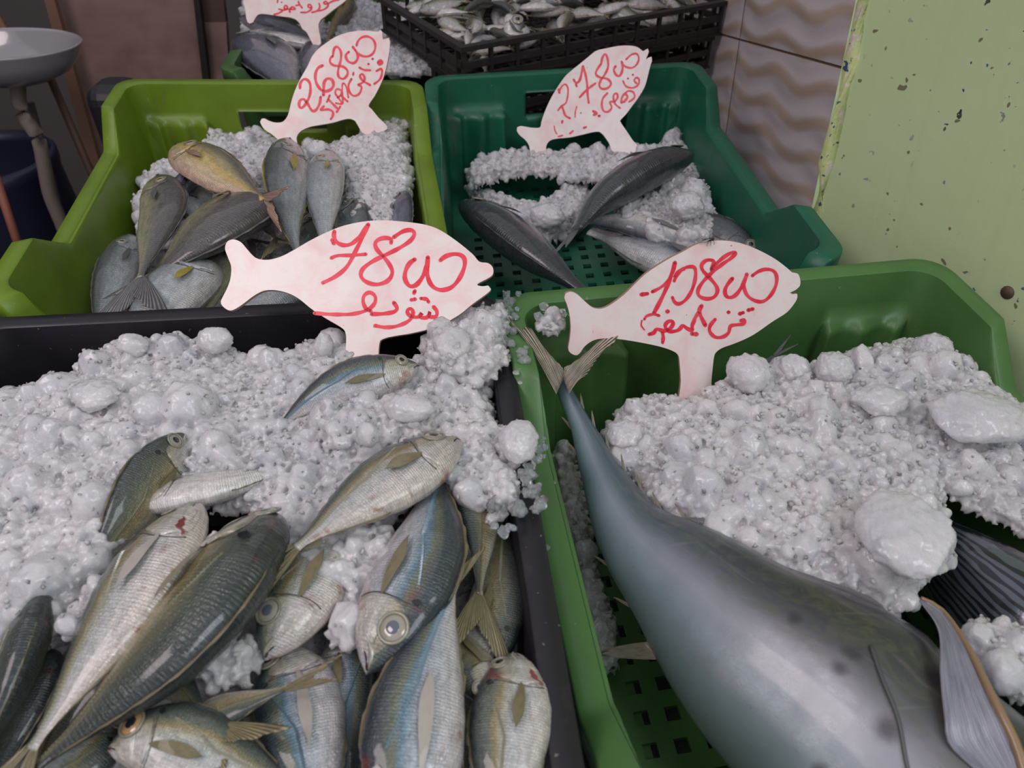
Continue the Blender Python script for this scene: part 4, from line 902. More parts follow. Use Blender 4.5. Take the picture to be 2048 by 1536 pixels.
# ---- second, dark striped tuna under the ice
_, TU2 = fish('tuna2', 'dark wavy-striped tuna under the ice at the right edge', 'tuna', [(2300, 1500, -.08), (2120, 1330, -.072), (1960, 1180, -.075), (1840, 1060, -.085), (1700, 900, -.09)], 0, M_TUNA2, roll=70, side=-1, detail=2, name='tuna', tail=None, dors=False, pect=False, gill=False, hm=.050)
# ---- tuna fins
def blade(name, root, p, tip, wid, n, mat, curl=.0, na=16, nb=15, rays=26, thick=.0005, label=None, taper=.7, jag=0.0):
    """fin blade from p to tip (arrays); wid = direction across at the base, n = out of the blade"""
    p, tip, wid, n = (np.array(v, float) for v in (p, tip, wid, n)); G = []
    for i in range(na):
        a = i / (na - 1); row = []
        for j in range(nb):
            b = j / (nb - 1) * 2 - 1; w_ = (1 - a) ** taper * (1 + .5 * a) + .04
            jj = 1 + jag * math.sin(j * 2.4) * a
            row.append(p + (tip - p) * a * jj + wid * b * w_ + n * (curl * math.sin(a * 2.2) + .0003 * math.sin(b * rays)))
        G.append(row)
    return sheet(name, G, mat, root, thick, label)
def fan(name, root, hub, tips, hubw, mat, thick=.0006, sag=.004, rays=9, label=None, fray=.06, seed=0):
    """fin spreading from a short hub line to an outline given by its tips"""
    r = np.random.default_rng(seed); h0, h1 = (np.array(v, float) for v in hubw); T = crom(tips, rays * 4 + 1); G = []
    jag = 1 + fray * r.uniform(-1, .4, len(T))
    for i in range(12):
        a = i / 11; row = []
        for j in range(len(T)):
            b = j / (len(T) - 1); base = h0 * (1 - b) + h1 * b; q = base + (T[j] - base) * a * (jag[j] if i == 11 else 1)
            q = q + np.array([0, 0, 1.]) * (sag * math.sin(a * math.pi) + .0005 * math.sin(b * rays * 6.28)); row.append(q)
        G.append(row)
    return sheet(name, G, mat, root, thick, label)
zt = -.018
tb = [at(1100, 752, zt), at(1128, 742, zt), at(1140, 775, zt)]
fan('tail_lobe', TR, None, [at(1014, 628, .008), at(1030, 655, .006), at(1058, 655, .002), at(1082, 690, -.004), at(1122, 738, -.014)], (at(1112, 790, zt), at(1128, 752, zt)), F_TUNA, seed=2, label='frayed left tail lobe with cream rays')
fan('tail_lobe', TR, None, [at(1130, 738, -.014), at(1165, 715, -.010), at(1225, 662, -.002), at(1232, 682, -.002), at(1205, 705, -.006), at(1172, 752, -.012)], (at(1126, 752, zt), at(1138, 788, zt)), F_TUNA, seed=3, label='right tail lobe partly behind the price sign')
for k, (s0, th0) in enumerate([(s, 0) for s in (.62, .67, .72, .77, .82, .87, .91)] + [(s, math.pi) for s in (.60, .66, .72, .78, .84, .89)]):
    p = TU.P(s0, th0, -.001); c, T, D, Nn = TU.frame(s0); d = D if th0 == 0 else -D
    blade('finlet', TR, p, p + T * .014 + d * .004, T * .004, Nn, F_TUNA, na=5, nb=5, rays=8)
p = TU.P(.53, math.pi, -.002); c, T, D, Nn = TU.frame(.53)
blade('anal_fin', TR, p, p + T * .026 - D * .030, T * .007, Nn, F_TUNA, na=10, nb=9, jag=.1, label='pale frayed fin at the belly edge')
def dfin(s0, s1, hgt, nm):
    G = []
    for i in range(18):
        a = i / 17; c, T, D, Nn = TU.frame(s0 + (s1 - s0) * a); p = TU.P(s0 + (s1 - s0) * a, .04, -.001); h_ = hgt * (1 - a) * (1 if i else .6)
        G.append([p, p + (D * .35 + T * .9) * h_ * .5 + Nn * .001, p + (D * .35 + T * .9) * h_])
    sheet(nm, G, F_GREY, TR, .0008)
dfin(.34, .50, .008, 'dorsal_fin'); dfin(.58, .63, .010, 'dorsal_fin')
# pectoral fan lying on the shoulder, rays converging toward the head
def onbody(px, py, lift):
    # nearest surface point seen at that place
    o = Vector((0, 0, CH)); d = ray(px, py); best = None
    for i in range(60):
        s = .02 + .5 * i / 59
        for j in range(60):
            th = -.2 + 2.2 * j / 59; q = TU.P(s, th); v = Vector(q) - o; k = v.dot(d) / d.dot(d); e = (v - d * k).length
            if best is None or e < best[0]: best = (e, q, s, th)
    global LAST
    e, q, s, th = best; LAST = (s, th); return np.array(TU.P(s, th, lift))
sp_ = []
for x, y, r_ in ((1589, 1240, .011), (1703, 1305, .012), (1676, 1332, .011), (1775, 1452, .016), (1640, 1545, .014)):
    onbody(x, y, 0); sp_.append((LAST[0], (math.cos(LAST[1]) + 1) / 2, r_))
M_TUNA_ = tunamat(sp_)
for ch in TR.children:
    for k_ in range(len(ch.data.materials)):
        if ch.data.materials[k_] == M_TUNA: ch.data.materials[k_] = M_TUNA_
ptl = [onbody(x, y, l) for x, y, l in ((1812, 1216, .014), (1850, 1262, .015), (1905, 1330, .012), (1965, 1420, .009), (2005, 1490, .005), (2040, 1560, .001))]
ptr = [onbody(x, y, l) for x, y, l in ((1812, 1216, .013), (1842, 1285, .011), (1870, 1370, .007), (1872, 1440, .005), (1905, 1500, .002), (1965, 1560, .0005))]
A_ = crom(ptl, 24); B_ = crom(ptr, 24); G = []
for i in range(24): G.append([A_[i] * (1 - j / 24) + B_[i] * (j / 24) + np.array([0, 0, 1]) * (.0006 * math.sin(j * 2.6)) for j in range(25)])
sheet('pectoral_fin', G, F_STEEL, TR, .0008, label='silvery ribbed side fin with tan leading ray')
tl = crom([np.array(v) + np.array([0, 0, .0012]) for v in ptl], 20)
mk('fin_ray', *tube([Vector(v) for v in tl], [.0010 + .0016 * i / 19 for i in range(20)], 8), finmat('tan_ray', (.26, .17, .09), (.40, .28, .17)), TR, label='tan leading ray')
gl = [onbody(x, y, .0006) for x, y in ((1735, 1285), (1770, 1360), (1800, 1440), (1815, 1536), (1840, 1600))]
mk('gill_edge', *tube([Vector(v) for v in crom(gl, 20)], .0011, 6), simple('gill_groove', (.07, .075, .075), .4), TR)
gl = [onbody(x, y, .0006) for x, y in ((1700, 1240), (1790, 1300), (1850, 1370), (1872, 1450), (1862, 1475))]
# ---- tail feather of a buried fish and fin by the ice
fish('x', 'dark feathery tail of a buried fish sticking out of the ice at the back', 'slim', [(1440, 800, -.06), (1480, 770, -.05), (1520, 735, -.045), (1548, 712, -.040)], 50, M_TUNA2, roll=20, side=1, detail=1, name='fish', tail=(.42, 10), fin=F_GREY)
# ================================================================== SMALL FISH in the black mesh crate
zb = ZF - .05 + .012
protos = []
def copy_tree(o, parent=None):
    c = o.copy(); sc.collection.objects.link(c); c.parent = parent
    for ch in o.children: copy_tree(ch, c)
    return c
GS = 'small silvery fish heaped in the black mesh crate'
for q in range(3):
    r_, f_ = fish('x', 'small silvery fish heaped in the black mesh crate', 'slim', [(1000, 300, 0), (1045, 300, .004), (1092, 301, .003), (1136, 302, 0)], 0, (M_SARD, M_BELLY, M_JACK)[q], roll=(10, -10, 35)[q], side=1, detail=1, name='small_fish', group=GS, tail=(.2, 26), hm=.0125, pect=False, eye=(.11, 62, .26))
    protos.append(ROOTS.pop())
src = protos
for i in range(92):
    p = src[i % 3]; c = copy_tree(p) if i >= 3 else p
    u = .025 + (FL - .05) * rng.random(); v = .02 + .26 * rng.random(); lay = i % 4
    loc = FA + Fe * u + Fn * v; loc.z = ZF - .044 + .0105 * lay + .008 * rng.random() + (.006 if v > .1 else 0)
    a = rng.uniform(0, 6.28); u = min(max(u, .06), FL - .06); loc = FA + Fe * u + Fn * min(max(v, .045), .25) + Vector((0, 0, loc.z - FA.z))
    c.location = loc; c.rotation_euler = (rng.uniform(-.25, .25), rng.uniform(-.25, .25), a); ROOTS.append(c)
r_, f_ = fish('x', 'small fish with dark eye propped head-up in the front left of the black mesh crate', 'slim', [(1014, 28, ZF + .018), (1028, 52, ZF + .006), (1030, 78, ZF - .012), (1026, 110, ZF - .035)], 0, M_BELLY, roll=30, side=1, detail=1, name='small_fish', hm=.016, eye=(.3, 60, .45), fin=F_GREY)
# ================================================================== ICE
heap('crushed_ice', 'crushed ice heaped along the back and left of the black crate', [(-120, 800, -.035), (0, 766, -.03), (60, 750, -.024), (130, 735, -.022), (180, 690, -.018), (245, 662, -.012), (330, 664, -.01), (430, 652, -.008), (500, 690, -.008), (560, 690, -.006), (610, 660, -.004), (670, 655, -.004), (700, 700, -.006), (760, 742, -.006), (830, 690, .0), (870, 645, .006), (960, 606, .008), (1000, 620, .006), (1012, 700, .002), (985, 760, -.004), (1000, 830, .0), (1060, 830, .004), (1075, 900, .002), (1040, 960, .0), (1045, 1000, -.006), (985, 1010, -.008), (930, 990, -.008), (880, 985, -.008), (850, 960, -.010), (800, 1000, -.008), (740, 1060, -.006), (640, 1130, -.010), (560, 1150, -.012), (540, 1090, -.008), (540, 1030, -.006), (470, 985, -.004), (400, 1000, -.012), (340, 960, -.012), (300, 900, -.006), (270, 960, .0), (225, 1060, .0), (180, 1110, .002), (100, 1240, -.004), (20, 1300, -.01), (-140, 1360, -.02)], -.006, amp=.0045, edge=.018, drop=.016, seed=3, size=.85)
heap('crushed_ice', 'crushed ice sheet lying low under the horse mackerel', [(-150, 1300), (150, 1180), (560, 1080), (1010, 1000), (1080, 1400), (1130, 1700), (-200, 1700)], -.058, amp=.003, edge=.02, drop=.02, seed=5, dens=.6, size=1.1)
heap('crushed_ice', 'ice patch between the staring head and the fish crossing the ice', [(620, 1085), (700, 1010), (790, 1030), (820, 1090), (800, 1170), (745, 1210), (720, 1290), (650, 1270), (655, 1180), (580, 1170), (585, 1120)], .002, amp=.003, edge=.012, drop=.012, seed=8, size=.8)
heap('crushed_ice', 'small ice patch above the crossing tail, left of the clouded eye', [(380, 1300), (430, 1260), (500, 1255), (525, 1290), (500, 1350), (430, 1365), (385, 1340)], -.002, amp=.002, edge=.010, drop=.01, seed=9, size=.75)
heap('crushed_ice', 'ice crumbs on the flanks at the foot of the big left heap', [(150, 1160), (250, 1110), (270, 1150), (250, 1230), (180, 1280), (110, 1260)], .002, amp=.003, edge=.012, drop=.012, seed=10, size=.75)
heap('crushed_ice', 'ice crumbs around the eye of the dark olive horse mackerel', [(395, 1065), (470, 1035), (480, 1080), (430, 1110), (390, 1120)], .008, amp=.002, edge=.008, drop=.010, seed=31, size=.7)
heap('crushed_ice', 'ice crumbs covering the belly of the half-buried horse mackerel', [(625, 800), (700, 775), (790, 790), (850, 745), (880, 800), (860, 850), (740, 880), (640, 880)], .010, amp=.003, edge=.012, drop=.012, seed=32, size=.8)
heap('crushed_ice', 'ice spilling against the lower right of the front left price sign', [(845, 665), (880, 625), (950, 600), (1000, 590), (1025, 612), (1015, 660), (1020, 700), (985, 730), (890, 740), (850, 720)], .016, amp=.004, edge=.014, drop=.014, seed=33, size=.9)
heap('crushed_ice', 'ice crumbs between the lower rims right of the crossing fish', [(880, 880), (960, 860), (1040, 930), (1048, 990), (1000, 1020), (940, 1000), (890, 960)], .006, amp=.004, edge=.012, drop=.012, seed=34, size=.8)
heap('crushed_ice', 'big crushed ice mound over the tuna in the front green crate', [(1195, 870, -.050), (1235, 800, -.046), (1290, 768, -.044), (1360, 780, -.042), (1440, 745, -.038), (1500, 712, -.032), (1580, 720, -.032), (1630, 700, -.030), (1700, 690, -.028), (1760, 665, -.026), (1840, 645, -.022), (1890, 690, -.024), (1950, 715, -.026), (2010, 770, -.026), (2060, 800, -.02), (2200, 850, -.02), (2300, 1000, -.03), (2200, 1120, -.035), (2060, 1040, -.03), (1980, 1000, -.03), (1915, 960, -.02), (1920, 1080, -.010), (1870, 1150, -.016), (1830, 1200, -.022), (1800, 1215, -.018), (1720, 1190, -.02), (1560, 1110, -.02), (1480, 1060, -.02), (1400, 1040, -.022), (1310, 1000, -.028), (1280, 940, -.034), (1215, 900, -.045)], -.025, amp=.0055, edge=.024, drop=.018, seed=12, size=1.0)
heap('crushed_ice', 'ice pile low at the right edge on the striped tuna', [(1905, 1260), (1960, 1215), (2060, 1230), (2200, 1300), (2200, 1420), (2060, 1400), (1990, 1380), (1930, 1330)], -.018, amp=.004, edge=.012, drop=.014, seed=13, size=.9)
heap('crushed_ice', 'thin grey ice on the crate floor left of the tuna', [(1095, 880), (1150, 870), (1180, 980), (1190, 1080), (1240, 1220), (1250, 1320), (1190, 1330), (1150, 1200), (1110, 1020)], -.112, amp=.004, edge=.012, drop=.02, seed=14, dens=.55)
heap('crushed_ice', 'few ice crystals resting on the back left rim of the front green crate', [(1062, 640), (1085, 618), (1125, 612), (1140, 640), (1110, 660), (1075, 655)], .003, amp=.001, edge=.008, drop=.004, seed=15, size=.8)
heap('crushed_ice', 'smooth ice slab in the right half of the lime green crate', [(610, 300), (700, 272), (760, 240), (815, 226), (822, 330), (825, 400), (790, 450), (720, 450), (690, 430), (680, 340)], -.045, amp=.004, edge=.016, drop=.016, seed=16, size=.85, grain=1.6)
heap('crushed_ice', 'ice ridge behind the bream at the back of the lime green crate', [(400, 275), (430, 250), (470, 262), (510, 245), (560, 272), (610, 285), (700, 275), (700, 330), (620, 380), (540, 370), (440, 330)], -.06, amp=.005, edge=.018, drop=.02, seed=17, size=.95)
heap('crushed_ice', 'ice wedge left of the golden bream', [(272, 345), (300, 325), (345, 300), (380, 330), (420, 380), (400, 460), (300, 480), (268, 430)], -.07, amp=.005, edge=.02, drop=.02, seed=18, size=.95)
heap('crushed_ice', 'ice bed under the bream in the lime green crate', [(260, 480), (330, 420), (500, 400), (800, 440), (840, 640), (180, 660)], -.105, amp=.004, edge=.02, drop=.02, seed=19, size=1.2, dens=.6)
heap('crushed_ice', 'ice ridge along the back wall of the dark green crate', [(925, 330), (960, 300), (1030, 290), (1100, 300), (1200, 290), (1300, 285), (1360, 265), (1385, 290), (1395, 340), (1330, 350), (1240, 352), (1150, 338), (1060, 325), (1000, 332), (950, 350)], -.088, amp=.005, edge=.016, drop=.02, seed=20, size=1.0)
heap('crushed_ice', 'ice patch in the middle of the bare dark green floor', [(925, 350), (985, 375), (1060, 395), (1090, 385), (1140, 360), (1190, 370), (1175, 420), (1140, 450), (1090, 470), (1040, 440), (1000, 405), (950, 385)], -.118, amp=.005, edge=.016, drop=.018, seed=21, size=.95, dens=.9)
heap('crushed_ice', 'ice between the sea bass and the right wall of the dark green crate', [(1290, 380), (1390, 330), (1420, 380), (1435, 400), (1465, 440), (1440, 470), (1390, 490), (1340, 460), (1260, 430), (1220, 410)], -.075, amp=.005, edge=.018, drop=.02, seed=22, size=.95)
heap('crushed_ice', 'ice filling the right half of the far green crate', [(668, 60), (700, 10), (720, -60), (900, -60), (905, 60), (925, 135), (700, 135), (650, 100)], -.05, amp=.003, edge=.02, drop=.01, seed=23, size=1.1, grain=1.3)
heap('crushed_ice', 'ice bed under the fish in the far green crate', [(480, -40), (700, -60), (700, 150), (480, 150)], -.085, amp=.004, edge=.02, drop=.01, seed=24, size=1.4, dens=.5)
# single lumps
for (lb, x, y, z, r, sq, sd) in (('large flat lump of ice perched on the rim between the two front crates', 1036, 880, .016, 52, (.85, 1.15, .7), 1),
    ('biggest rounded lump of ice, over the tuna at the right', 1812, 1065, .0, 108, (.95, 1.15, .45), 2), ('rounded ice lump right of the stem of the front right price sign', 1498, 745, -.022, 48, (1, 1, .85), 3),
    ('small ice lump between two bigger ones at the back of the front green crate', 1588, 735, -.026, 36, (1, .9, .8), 4), ('pointed ice lump at the back of the front green crate', 1665, 738, -.022, 46, (.95, 1, .85), 5),
    ('tall lump of ice near the right back corner pillar', 1862, 700, -.020, 44, (1, .9, .9), 6), ('broad lump of ice at the right frame edge', 1955, 835, -.010, 98, (1.1, .8, .45), 7),
    ('rounded lump of ice at the left end of the big mound', 1250, 870, -.04, 42, (1, 1, .8), 8), ('ice lump above the biggest one, centre of the mound', 1760, 800, -.018, 52, (1.2, .8, .6), 9),
    ('smooth rounded ice lump in the left heap of the black crate', 190, 790, .0, 48, (1.1, 1, .6), 10), ('ice lump standing left of the front left price sign stem', 648, 690, .006, 30, (.7, .9, 1.1), 11),
    ('ice lump on the ridge left of the front left price sign', 430, 680, .002, 36, (1.1, .9, .8), 12), ('ice lump at the upper left end of the black crate heap', 265, 690, -.002, 34, (1, .9, .8), 13),
    ('ice lump lying beneath the mouth of the front left price sign', 905, 690, .016, 42, (1, 1.3, .7), 14), ('ice lump below the half-buried horse mackerel', 820, 815, .014, 50, (1.2, .8, .5), 15),
    ('ice lump low between the front sea bass and the curved one', 1095, 430, -.10, 38, (1.1, .9, .7), 16), ('ice lump beside the tail of the curved sea bass, right', 1375, 410, -.055, 40, (1, 1, .7), 17)):
    chunk(lb, x, y, z, r, sq, seed=sd)
# clear meltwater crystals on the rims
C = []; R = []
for x, y in ((1088, 630), (1120, 628), (1010, 600), (1022, 640), (1040, 700), (1012, 668), (1000, 720), (1075, 905), (1052, 945), (1063, 985), (1075, 1010), (1020, 600), (990, 1012), (1012, 1060), (1030, 1020)):
    for _ in range(7):
        p = at(x + rng.normal(0, 9), y + rng.normal(0, 9), .004); C.append(p); R.append(rng.uniform(.0018, .0048))
V, F = lumps(np.array(C), R, 2, .2); o = mk('clear_ice_crumbs', V, F, M_CLEAR, None, kind='stuff'); put(o, 'clear melting ice crumbs scattered on the rims between the front crates', 'ice')
C = []; R = []; V0, F0 = ICO[3]; Vs = []; Fs = []; nv = 0
for x, y, r_ in ((1093, 1098, 13), (1112, 1132, 5), (1080, 1022, 6), (1098, 1040, 5), (1076, 950, 6), (1088, 925, 4), (1060, 905, 5), (1108, 1050, 4), (1090, 1010, 7), (1032, 745, 7), (1040, 765, 5), (1020, 690, 5), (1715, 588, 9), (1748, 582, 7), (1145, 1225, 4), (1108, 965, 5), (1760, 610, 4), (1700, 590, 4)):
    z_ = -.0385 if 850 < y < 1400 else (.001 if y > 650 else -.044); p = np.array(at(x, y, z_)); s_ = r_ * depth(Vector(p)) / CF
    Vs.append(V0 * s_ * np.array([1, 1, .45]) + p); Fs.append(F0 + nv); nv += len(V0)
o = mk('water_drops', np.vstack(Vs), np.vstack(Fs), M_CLEAR, None, kind='stuff'); put(o, 'water drops beaded on the light green rim and corner pillar', 'water')
# ================================================================== PRICE SIGNS
def zz(pts, x0, y0, s): return [(x0 + x / s, y0 + y / s) for x, y in pts]
def st(lines, x0, y0, s): return [(hw / s, zz(p, x0, y0, s)) for hw, p in lines]
s1 = (430, 430, 3.593)
O1 = zz([(72, 240), (90, 190), (135, 176), (185, 195), (225, 240), (270, 290), (310, 315), (380, 322), (470, 300), (560, 255), (680, 185), (800, 125), (920, 78), (1060, 48), (1200, 38), (1380, 50), (1520, 72), (1620, 110), (1740, 190), (1850, 280), (1900, 335), (1960, 345), (1995, 375), (1998, 420), (1970, 450), (1885, 497), (1920, 512), (1965, 508), (1982, 530), (1960, 560), (1850, 640), (1750, 720), (1600, 800), (1420, 848), (1300, 868), (1210, 890), (1180, 930), (1172, 1100), (1172, 1250), (930, 1250), (928, 1090), (942, 920), (938, 850), (910, 810), (800, 745), (700, 680), (600, 600), (520, 560), (430, 540), (350, 545), (280, 580), (200, 640), (140, 678), (100, 685), (60, 660), (42, 625), (60, 580), (90, 520), (112, 450), (116, 370), (95, 310)], *s1)
L1 = st([(13, [(858, 118), (855, 160), (880, 200), (930, 218), (985, 205), (1040, 155), (1085, 90), (1102, 68)]), (13, [(1102, 68), (1060, 160), (1010, 260), (950, 370), (870, 440), (775, 488)]), (11, [(835, 310), (880, 292), (980, 290), (1085, 282)]), (13, [(842, 180), (855, 205)]),
    (13, [(1265, 200), (1270, 175), (1240, 165), (1190, 170), (1150, 200), (1165, 250), (1220, 310), (1262, 370), (1275, 420), (1240, 475), (1160, 500), (1085, 480), (1048, 440), (1060, 390), (1130, 335), (1230, 285), (1330, 235), (1410, 180), (1435, 130), (1410, 108), (1350, 118), (1285, 160)]),
    (14, [(1435, 320), (1400, 345), (1370, 400), (1365, 460), (1400, 512), (1450, 500), (1500, 430), (1522, 360), (1530, 305)]), (14, [(1530, 305), (1525, 380), (1530, 450), (1560, 510), (1620, 540), (1700, 520), (1760, 450), (1795, 360), (1785, 300), (1730, 280), (1660, 295), (1620, 325)])], *s1)
N1 = st([(12, [(715, 705), (800, 712), (900, 715), (1000, 710), (1100, 680), (1150, 630), (1150, 580), (1110, 555), (1070, 580), (1065, 630), (1090, 680), (1120, 690)]), (13, [(1285, 630), (1310, 670), (1290, 695), (1210, 710), (1125, 712)]),
    (12, [(1150, 795), (1230, 808), (1320, 795), (1400, 755), (1425, 700), (1405, 670), (1380, 690), (1400, 725), (1460, 735), (1490, 700), (1470, 735), (1530, 735), (1545, 690), (1540, 730), (1590, 730), (1595, 690), (1570, 660)]), (12, [(1410, 610), (1440, 605)]), (12, [(1480, 600), (1520, 605), (1535, 625)]), (12, [(1437, 545), (1430, 562)])], *s1)
sign('front left fish-shaped price sign reading 78 with red marker, pointing right over the ice', O1, (725, 725), -.004, 50, -4, {'price_lettering': L1, 'name_lettering': N1})
s2 = (1120, 470, 4.096)
O2 = zz([(35, 510), (45, 480), (90, 465), (140, 485), (200, 540), (260, 590), (320, 605), (380, 590), (460, 540), (540, 475), (620, 395), (700, 320), (800, 250), (900, 190), (1000, 140), (1100, 85), (1200, 55), (1330, 45), (1470, 65), (1620, 120), (1760, 195), (1860, 270), (1900, 305), (1950, 320), (1968, 370), (1965, 415), (1930, 450), (1883, 475), (1910, 485), (1940, 480), (1942, 520), (1910, 575), (1850, 640), (1740, 710), (1580, 820), (1440, 885), (1330, 925), (1280, 960), (1262, 1000), (1250, 1100), (1240, 1215), (1235, 1420), (990, 1420), (990, 1200), (980, 1050), (965, 980), (900, 940), (780, 905), (600, 870), (450, 850), (330, 850), (260, 870), (200, 915), (165, 965), (130, 985), (85, 965), (68, 930), (80, 850), (88, 760), (80, 660), (60, 580)], *s2)
L2 = st([(15, [(665, 487), (715, 480)]), (12, [(755, 465), (830, 425), (890, 370), (930, 290), (942, 225)]), (15, [(942, 225), (900, 360), (850, 480), (800, 580), (768, 640)]), (10, [(690, 690), (710, 662), (768, 648), (812, 660)]), (13, [(935, 375), (955, 330), (1000, 280), (1060, 258), (1105, 270), (1108, 350), (1080, 450), (1030, 530), (970, 565), (935, 545), (920, 510)]),
    (14, [(940, 340), (975, 295), (1015, 275)]), (14, [(1240, 280), (1260, 230), (1255, 208), (1200, 205), (1160, 240), (1165, 285), (1220, 345), (1275, 410), (1290, 460), (1260, 510), (1190, 522), (1135, 495), (1130, 450), (1165, 390), (1230, 320), (1320, 245), (1400, 190), (1440, 145), (1400, 145), (1330, 190), (1270, 245), (1240, 285)]),
    (14, [(1412, 355), (1375, 400), (1350, 450), (1360, 500), (1400, 512), (1450, 480), (1500, 400), (1530, 320)]), (13, [(1530, 320), (1505, 410), (1530, 490), (1590, 535), (1660, 545), (1720, 500), (1765, 420), (1775, 340), (1745, 290), (1680, 280), (1620, 300), (1575, 332)])], *s2)
N2 = st([(15, [(1160, 580), (1140, 630), (1190, 740)]), (14, [(1140, 630), (1110, 670), (1095, 710), (1080, 745), (1085, 780), (1040, 765), (1005, 740), (975, 775), (920, 790), (880, 780), (860, 740), (890, 705), (925, 710), (915, 750), (860, 785), (790, 770), (770, 800), (730, 812)]), (13, [(838, 790), (845, 840), (840, 880)]), (16, [(1080, 808), (1120, 812)]), (16, [(880, 625)]),
    (13, [(1270, 690), (1230, 740), (1225, 790), (1270, 835), (1330, 835), (1380, 800), (1395, 745), (1440, 735), (1505, 725), (1510, 690), (1480, 700)]), (14, [(1380, 632)]), (14, [(1470, 645), (1500, 635)]), (14, [(1540, 615), (1580, 605)]), (6, [(670, 700), (665, 740), (690, 775)])], *s2)
SG2 = sign('front right fish-shaped price sign reading 108 with red marker, over the tuna tail', O2, (1392, 770), -.045, 20, 8, {'price_lettering': L2, 'name_lettering': N2})
s3 = (500, 50, 6.4)
O3 = zz([(130, 1240), (150, 1200), (185, 1195), (240, 1225), (320, 1248), (400, 1245), (450, 1210), (490, 1140), (520, 1020), (550, 910), (600, 780), (660, 660), (740, 520), (790, 410), (860, 320), (960, 240), (1080, 160), (1200, 110), (1330, 80), (1480, 72), (1640, 85), (1670, 62), (1695, 90), (1695, 130), (1705, 188), (1740, 175), (1775, 165), (1790, 200), (1790, 280), (1770, 420), (1730, 600), (1680, 740), (1600, 900), (1520, 1025), (1560, 1080), (1640, 1180), (1760, 1330), (1480, 1400), (1375, 1275), (1340, 1225), (1270, 1200), (1180, 1215), (1060, 1250), (920, 1275), (780, 1300), (680, 1340), (620, 1390), (595, 1450), (600, 1560), (480, 1640), (400, 1540), (360, 1470), (280, 1400), (180, 1330)], *s3)
L3 = st([(16, [(640, 810), (645, 740), (700, 690), (760, 730), (775, 830), (755, 930), (700, 1030), (650, 1065), (625, 1020), (645, 960), (690, 950), (740, 1010), (790, 1095), (840, 1095), (890, 1010), (905, 920)]), (17, [(930, 520), (870, 550), (838, 630), (845, 730), (890, 810), (950, 850), (1030, 830), (1070, 770), (1050, 700), (990, 685), (950, 730), (945, 800), (940, 900)]),
    (14, [(1060, 400), (1030, 420), (1025, 480), (1080, 520), (1180, 530), (1240, 570), (1250, 630), (1200, 690), (1140, 670), (1125, 610), (1140, 530), (1165, 430), (1160, 330), (1110, 275), (1075, 310), (1060, 400)]), (15, [(1265, 345), (1225, 390), (1250, 460), (1320, 490), (1370, 450), (1380, 380), (1345, 320), (1315, 280)]), (13, [(1345, 320), (1400, 380), (1490, 405), (1570, 370), (1605, 280), (1580, 190), (1500, 145), (1420, 165), (1375, 220), (1365, 265)])], *s3)
N3 = st([(14, [(945, 1040), (905, 1090), (1000, 1080), (1060, 1110), (1060, 1160), (1035, 1205)]), (12, [(1020, 900), (985, 985)]), (14, [(1000, 950), (1080, 1030), (1130, 1080)]), (12, [(1155, 1045), (1110, 1115)]), (11, [(1100, 1000), (1180, 1010), (1130, 930), (1090, 870), (1110, 820), (1170, 840), (1160, 900), (1120, 930)]), (12, [(1160, 900), (1250, 980)]), (10, [(1190, 1000), (1180, 800), (1190, 740), (1230, 780), (1260, 930)]),
    (13, [(1300, 690), (1260, 770), (1275, 860), (1330, 910), (1400, 880), (1430, 790), (1380, 765), (1440, 740), (1470, 690), (1440, 625), (1405, 650), (1440, 710), (1540, 770)]), (13, [(1400, 545), (1460, 575), (1540, 580)]), (14, [(1518, 500)]), (14, [(1570, 435)]), (12, [(1325, 610), (1320, 640)]), (13, [(1620, 590), (1680, 560), (1690, 620), (1660, 700), (1590, 755)]), (16, [(1640, 480), (1670, 450), (1690, 480), (1660, 510), (1640, 480)])], *s3)
sign('tilted fish-shaped price sign reading 268 and the word SIRI at the lime green crate', O3, (735, 270), -.04, 36, 0, {'price_lettering': L3, 'name_lettering': N3})
s4 = (1020, 80, 6.677)
O4 = zz([(92, 1210), (95, 1165), (140, 1148), (220, 1160), (310, 1172), (400, 1165), (420, 1090), (460, 970), (520, 830), (590, 700), (660, 590), (740, 480), (830, 400), (930, 320), (1040, 230), (1150, 145), (1290, 110), (1450, 80), (1600, 75), (1700, 95), (1780, 150), (1810, 130), (1840, 115), (1855, 150), (1840, 200), (1815, 258), (1850, 235), (1890, 222), (1897, 270), (1870, 360), (1840, 480), (1800, 620), (1720, 760), (1640, 870), (1550, 990), (1468, 1080), (1490, 1120), (1560, 1220), (1640, 1340), (1760, 1500), (1400, 1500), (1320, 1370), (1240, 1260), (1200, 1228), (1120, 1228), (960, 1265), (800, 1300), (640, 1315), (540, 1340), (490, 1400), (480, 1480), (470, 1660), (330, 1660), (280, 1520), (250, 1400), (200, 1330), (130, 1270)], *s4)
L4 = st([(11, [(650, 700), (690, 620), (740, 590), (775, 650), (765, 780), (740, 850), (690, 880), (640, 940)]), (15, [(650, 660), (660, 705)]), (14, [(690, 880), (710, 930), (740, 1010), (800, 1045)]), (15, [(850, 530), (880, 575), (930, 540), (975, 350)]), (14, [(975, 350), (1010, 470), (1030, 600), (1035, 720), (1050, 840)]), (14, [(930, 765), (1000, 690), (1070, 630), (1140, 580)]), (14, [(880, 590), (890, 620)]),
    (14, [(1210, 325), (1160, 400), (1145, 460), (1200, 500), (1300, 520), (1350, 580), (1310, 640), (1230, 655), (1190, 610), (1210, 540), (1260, 470), (1310, 360), (1300, 240), (1270, 185), (1235, 230), (1215, 320)]), (15, [(1410, 350), (1385, 400), (1420, 470), (1465, 480), (1495, 420), (1505, 350), (1490, 290)]), (12, [(1490, 290), (1530, 350), (1620, 375), (1690, 330), (1720, 250), (1695, 185), (1620, 195), (1550, 260)])], *s4)
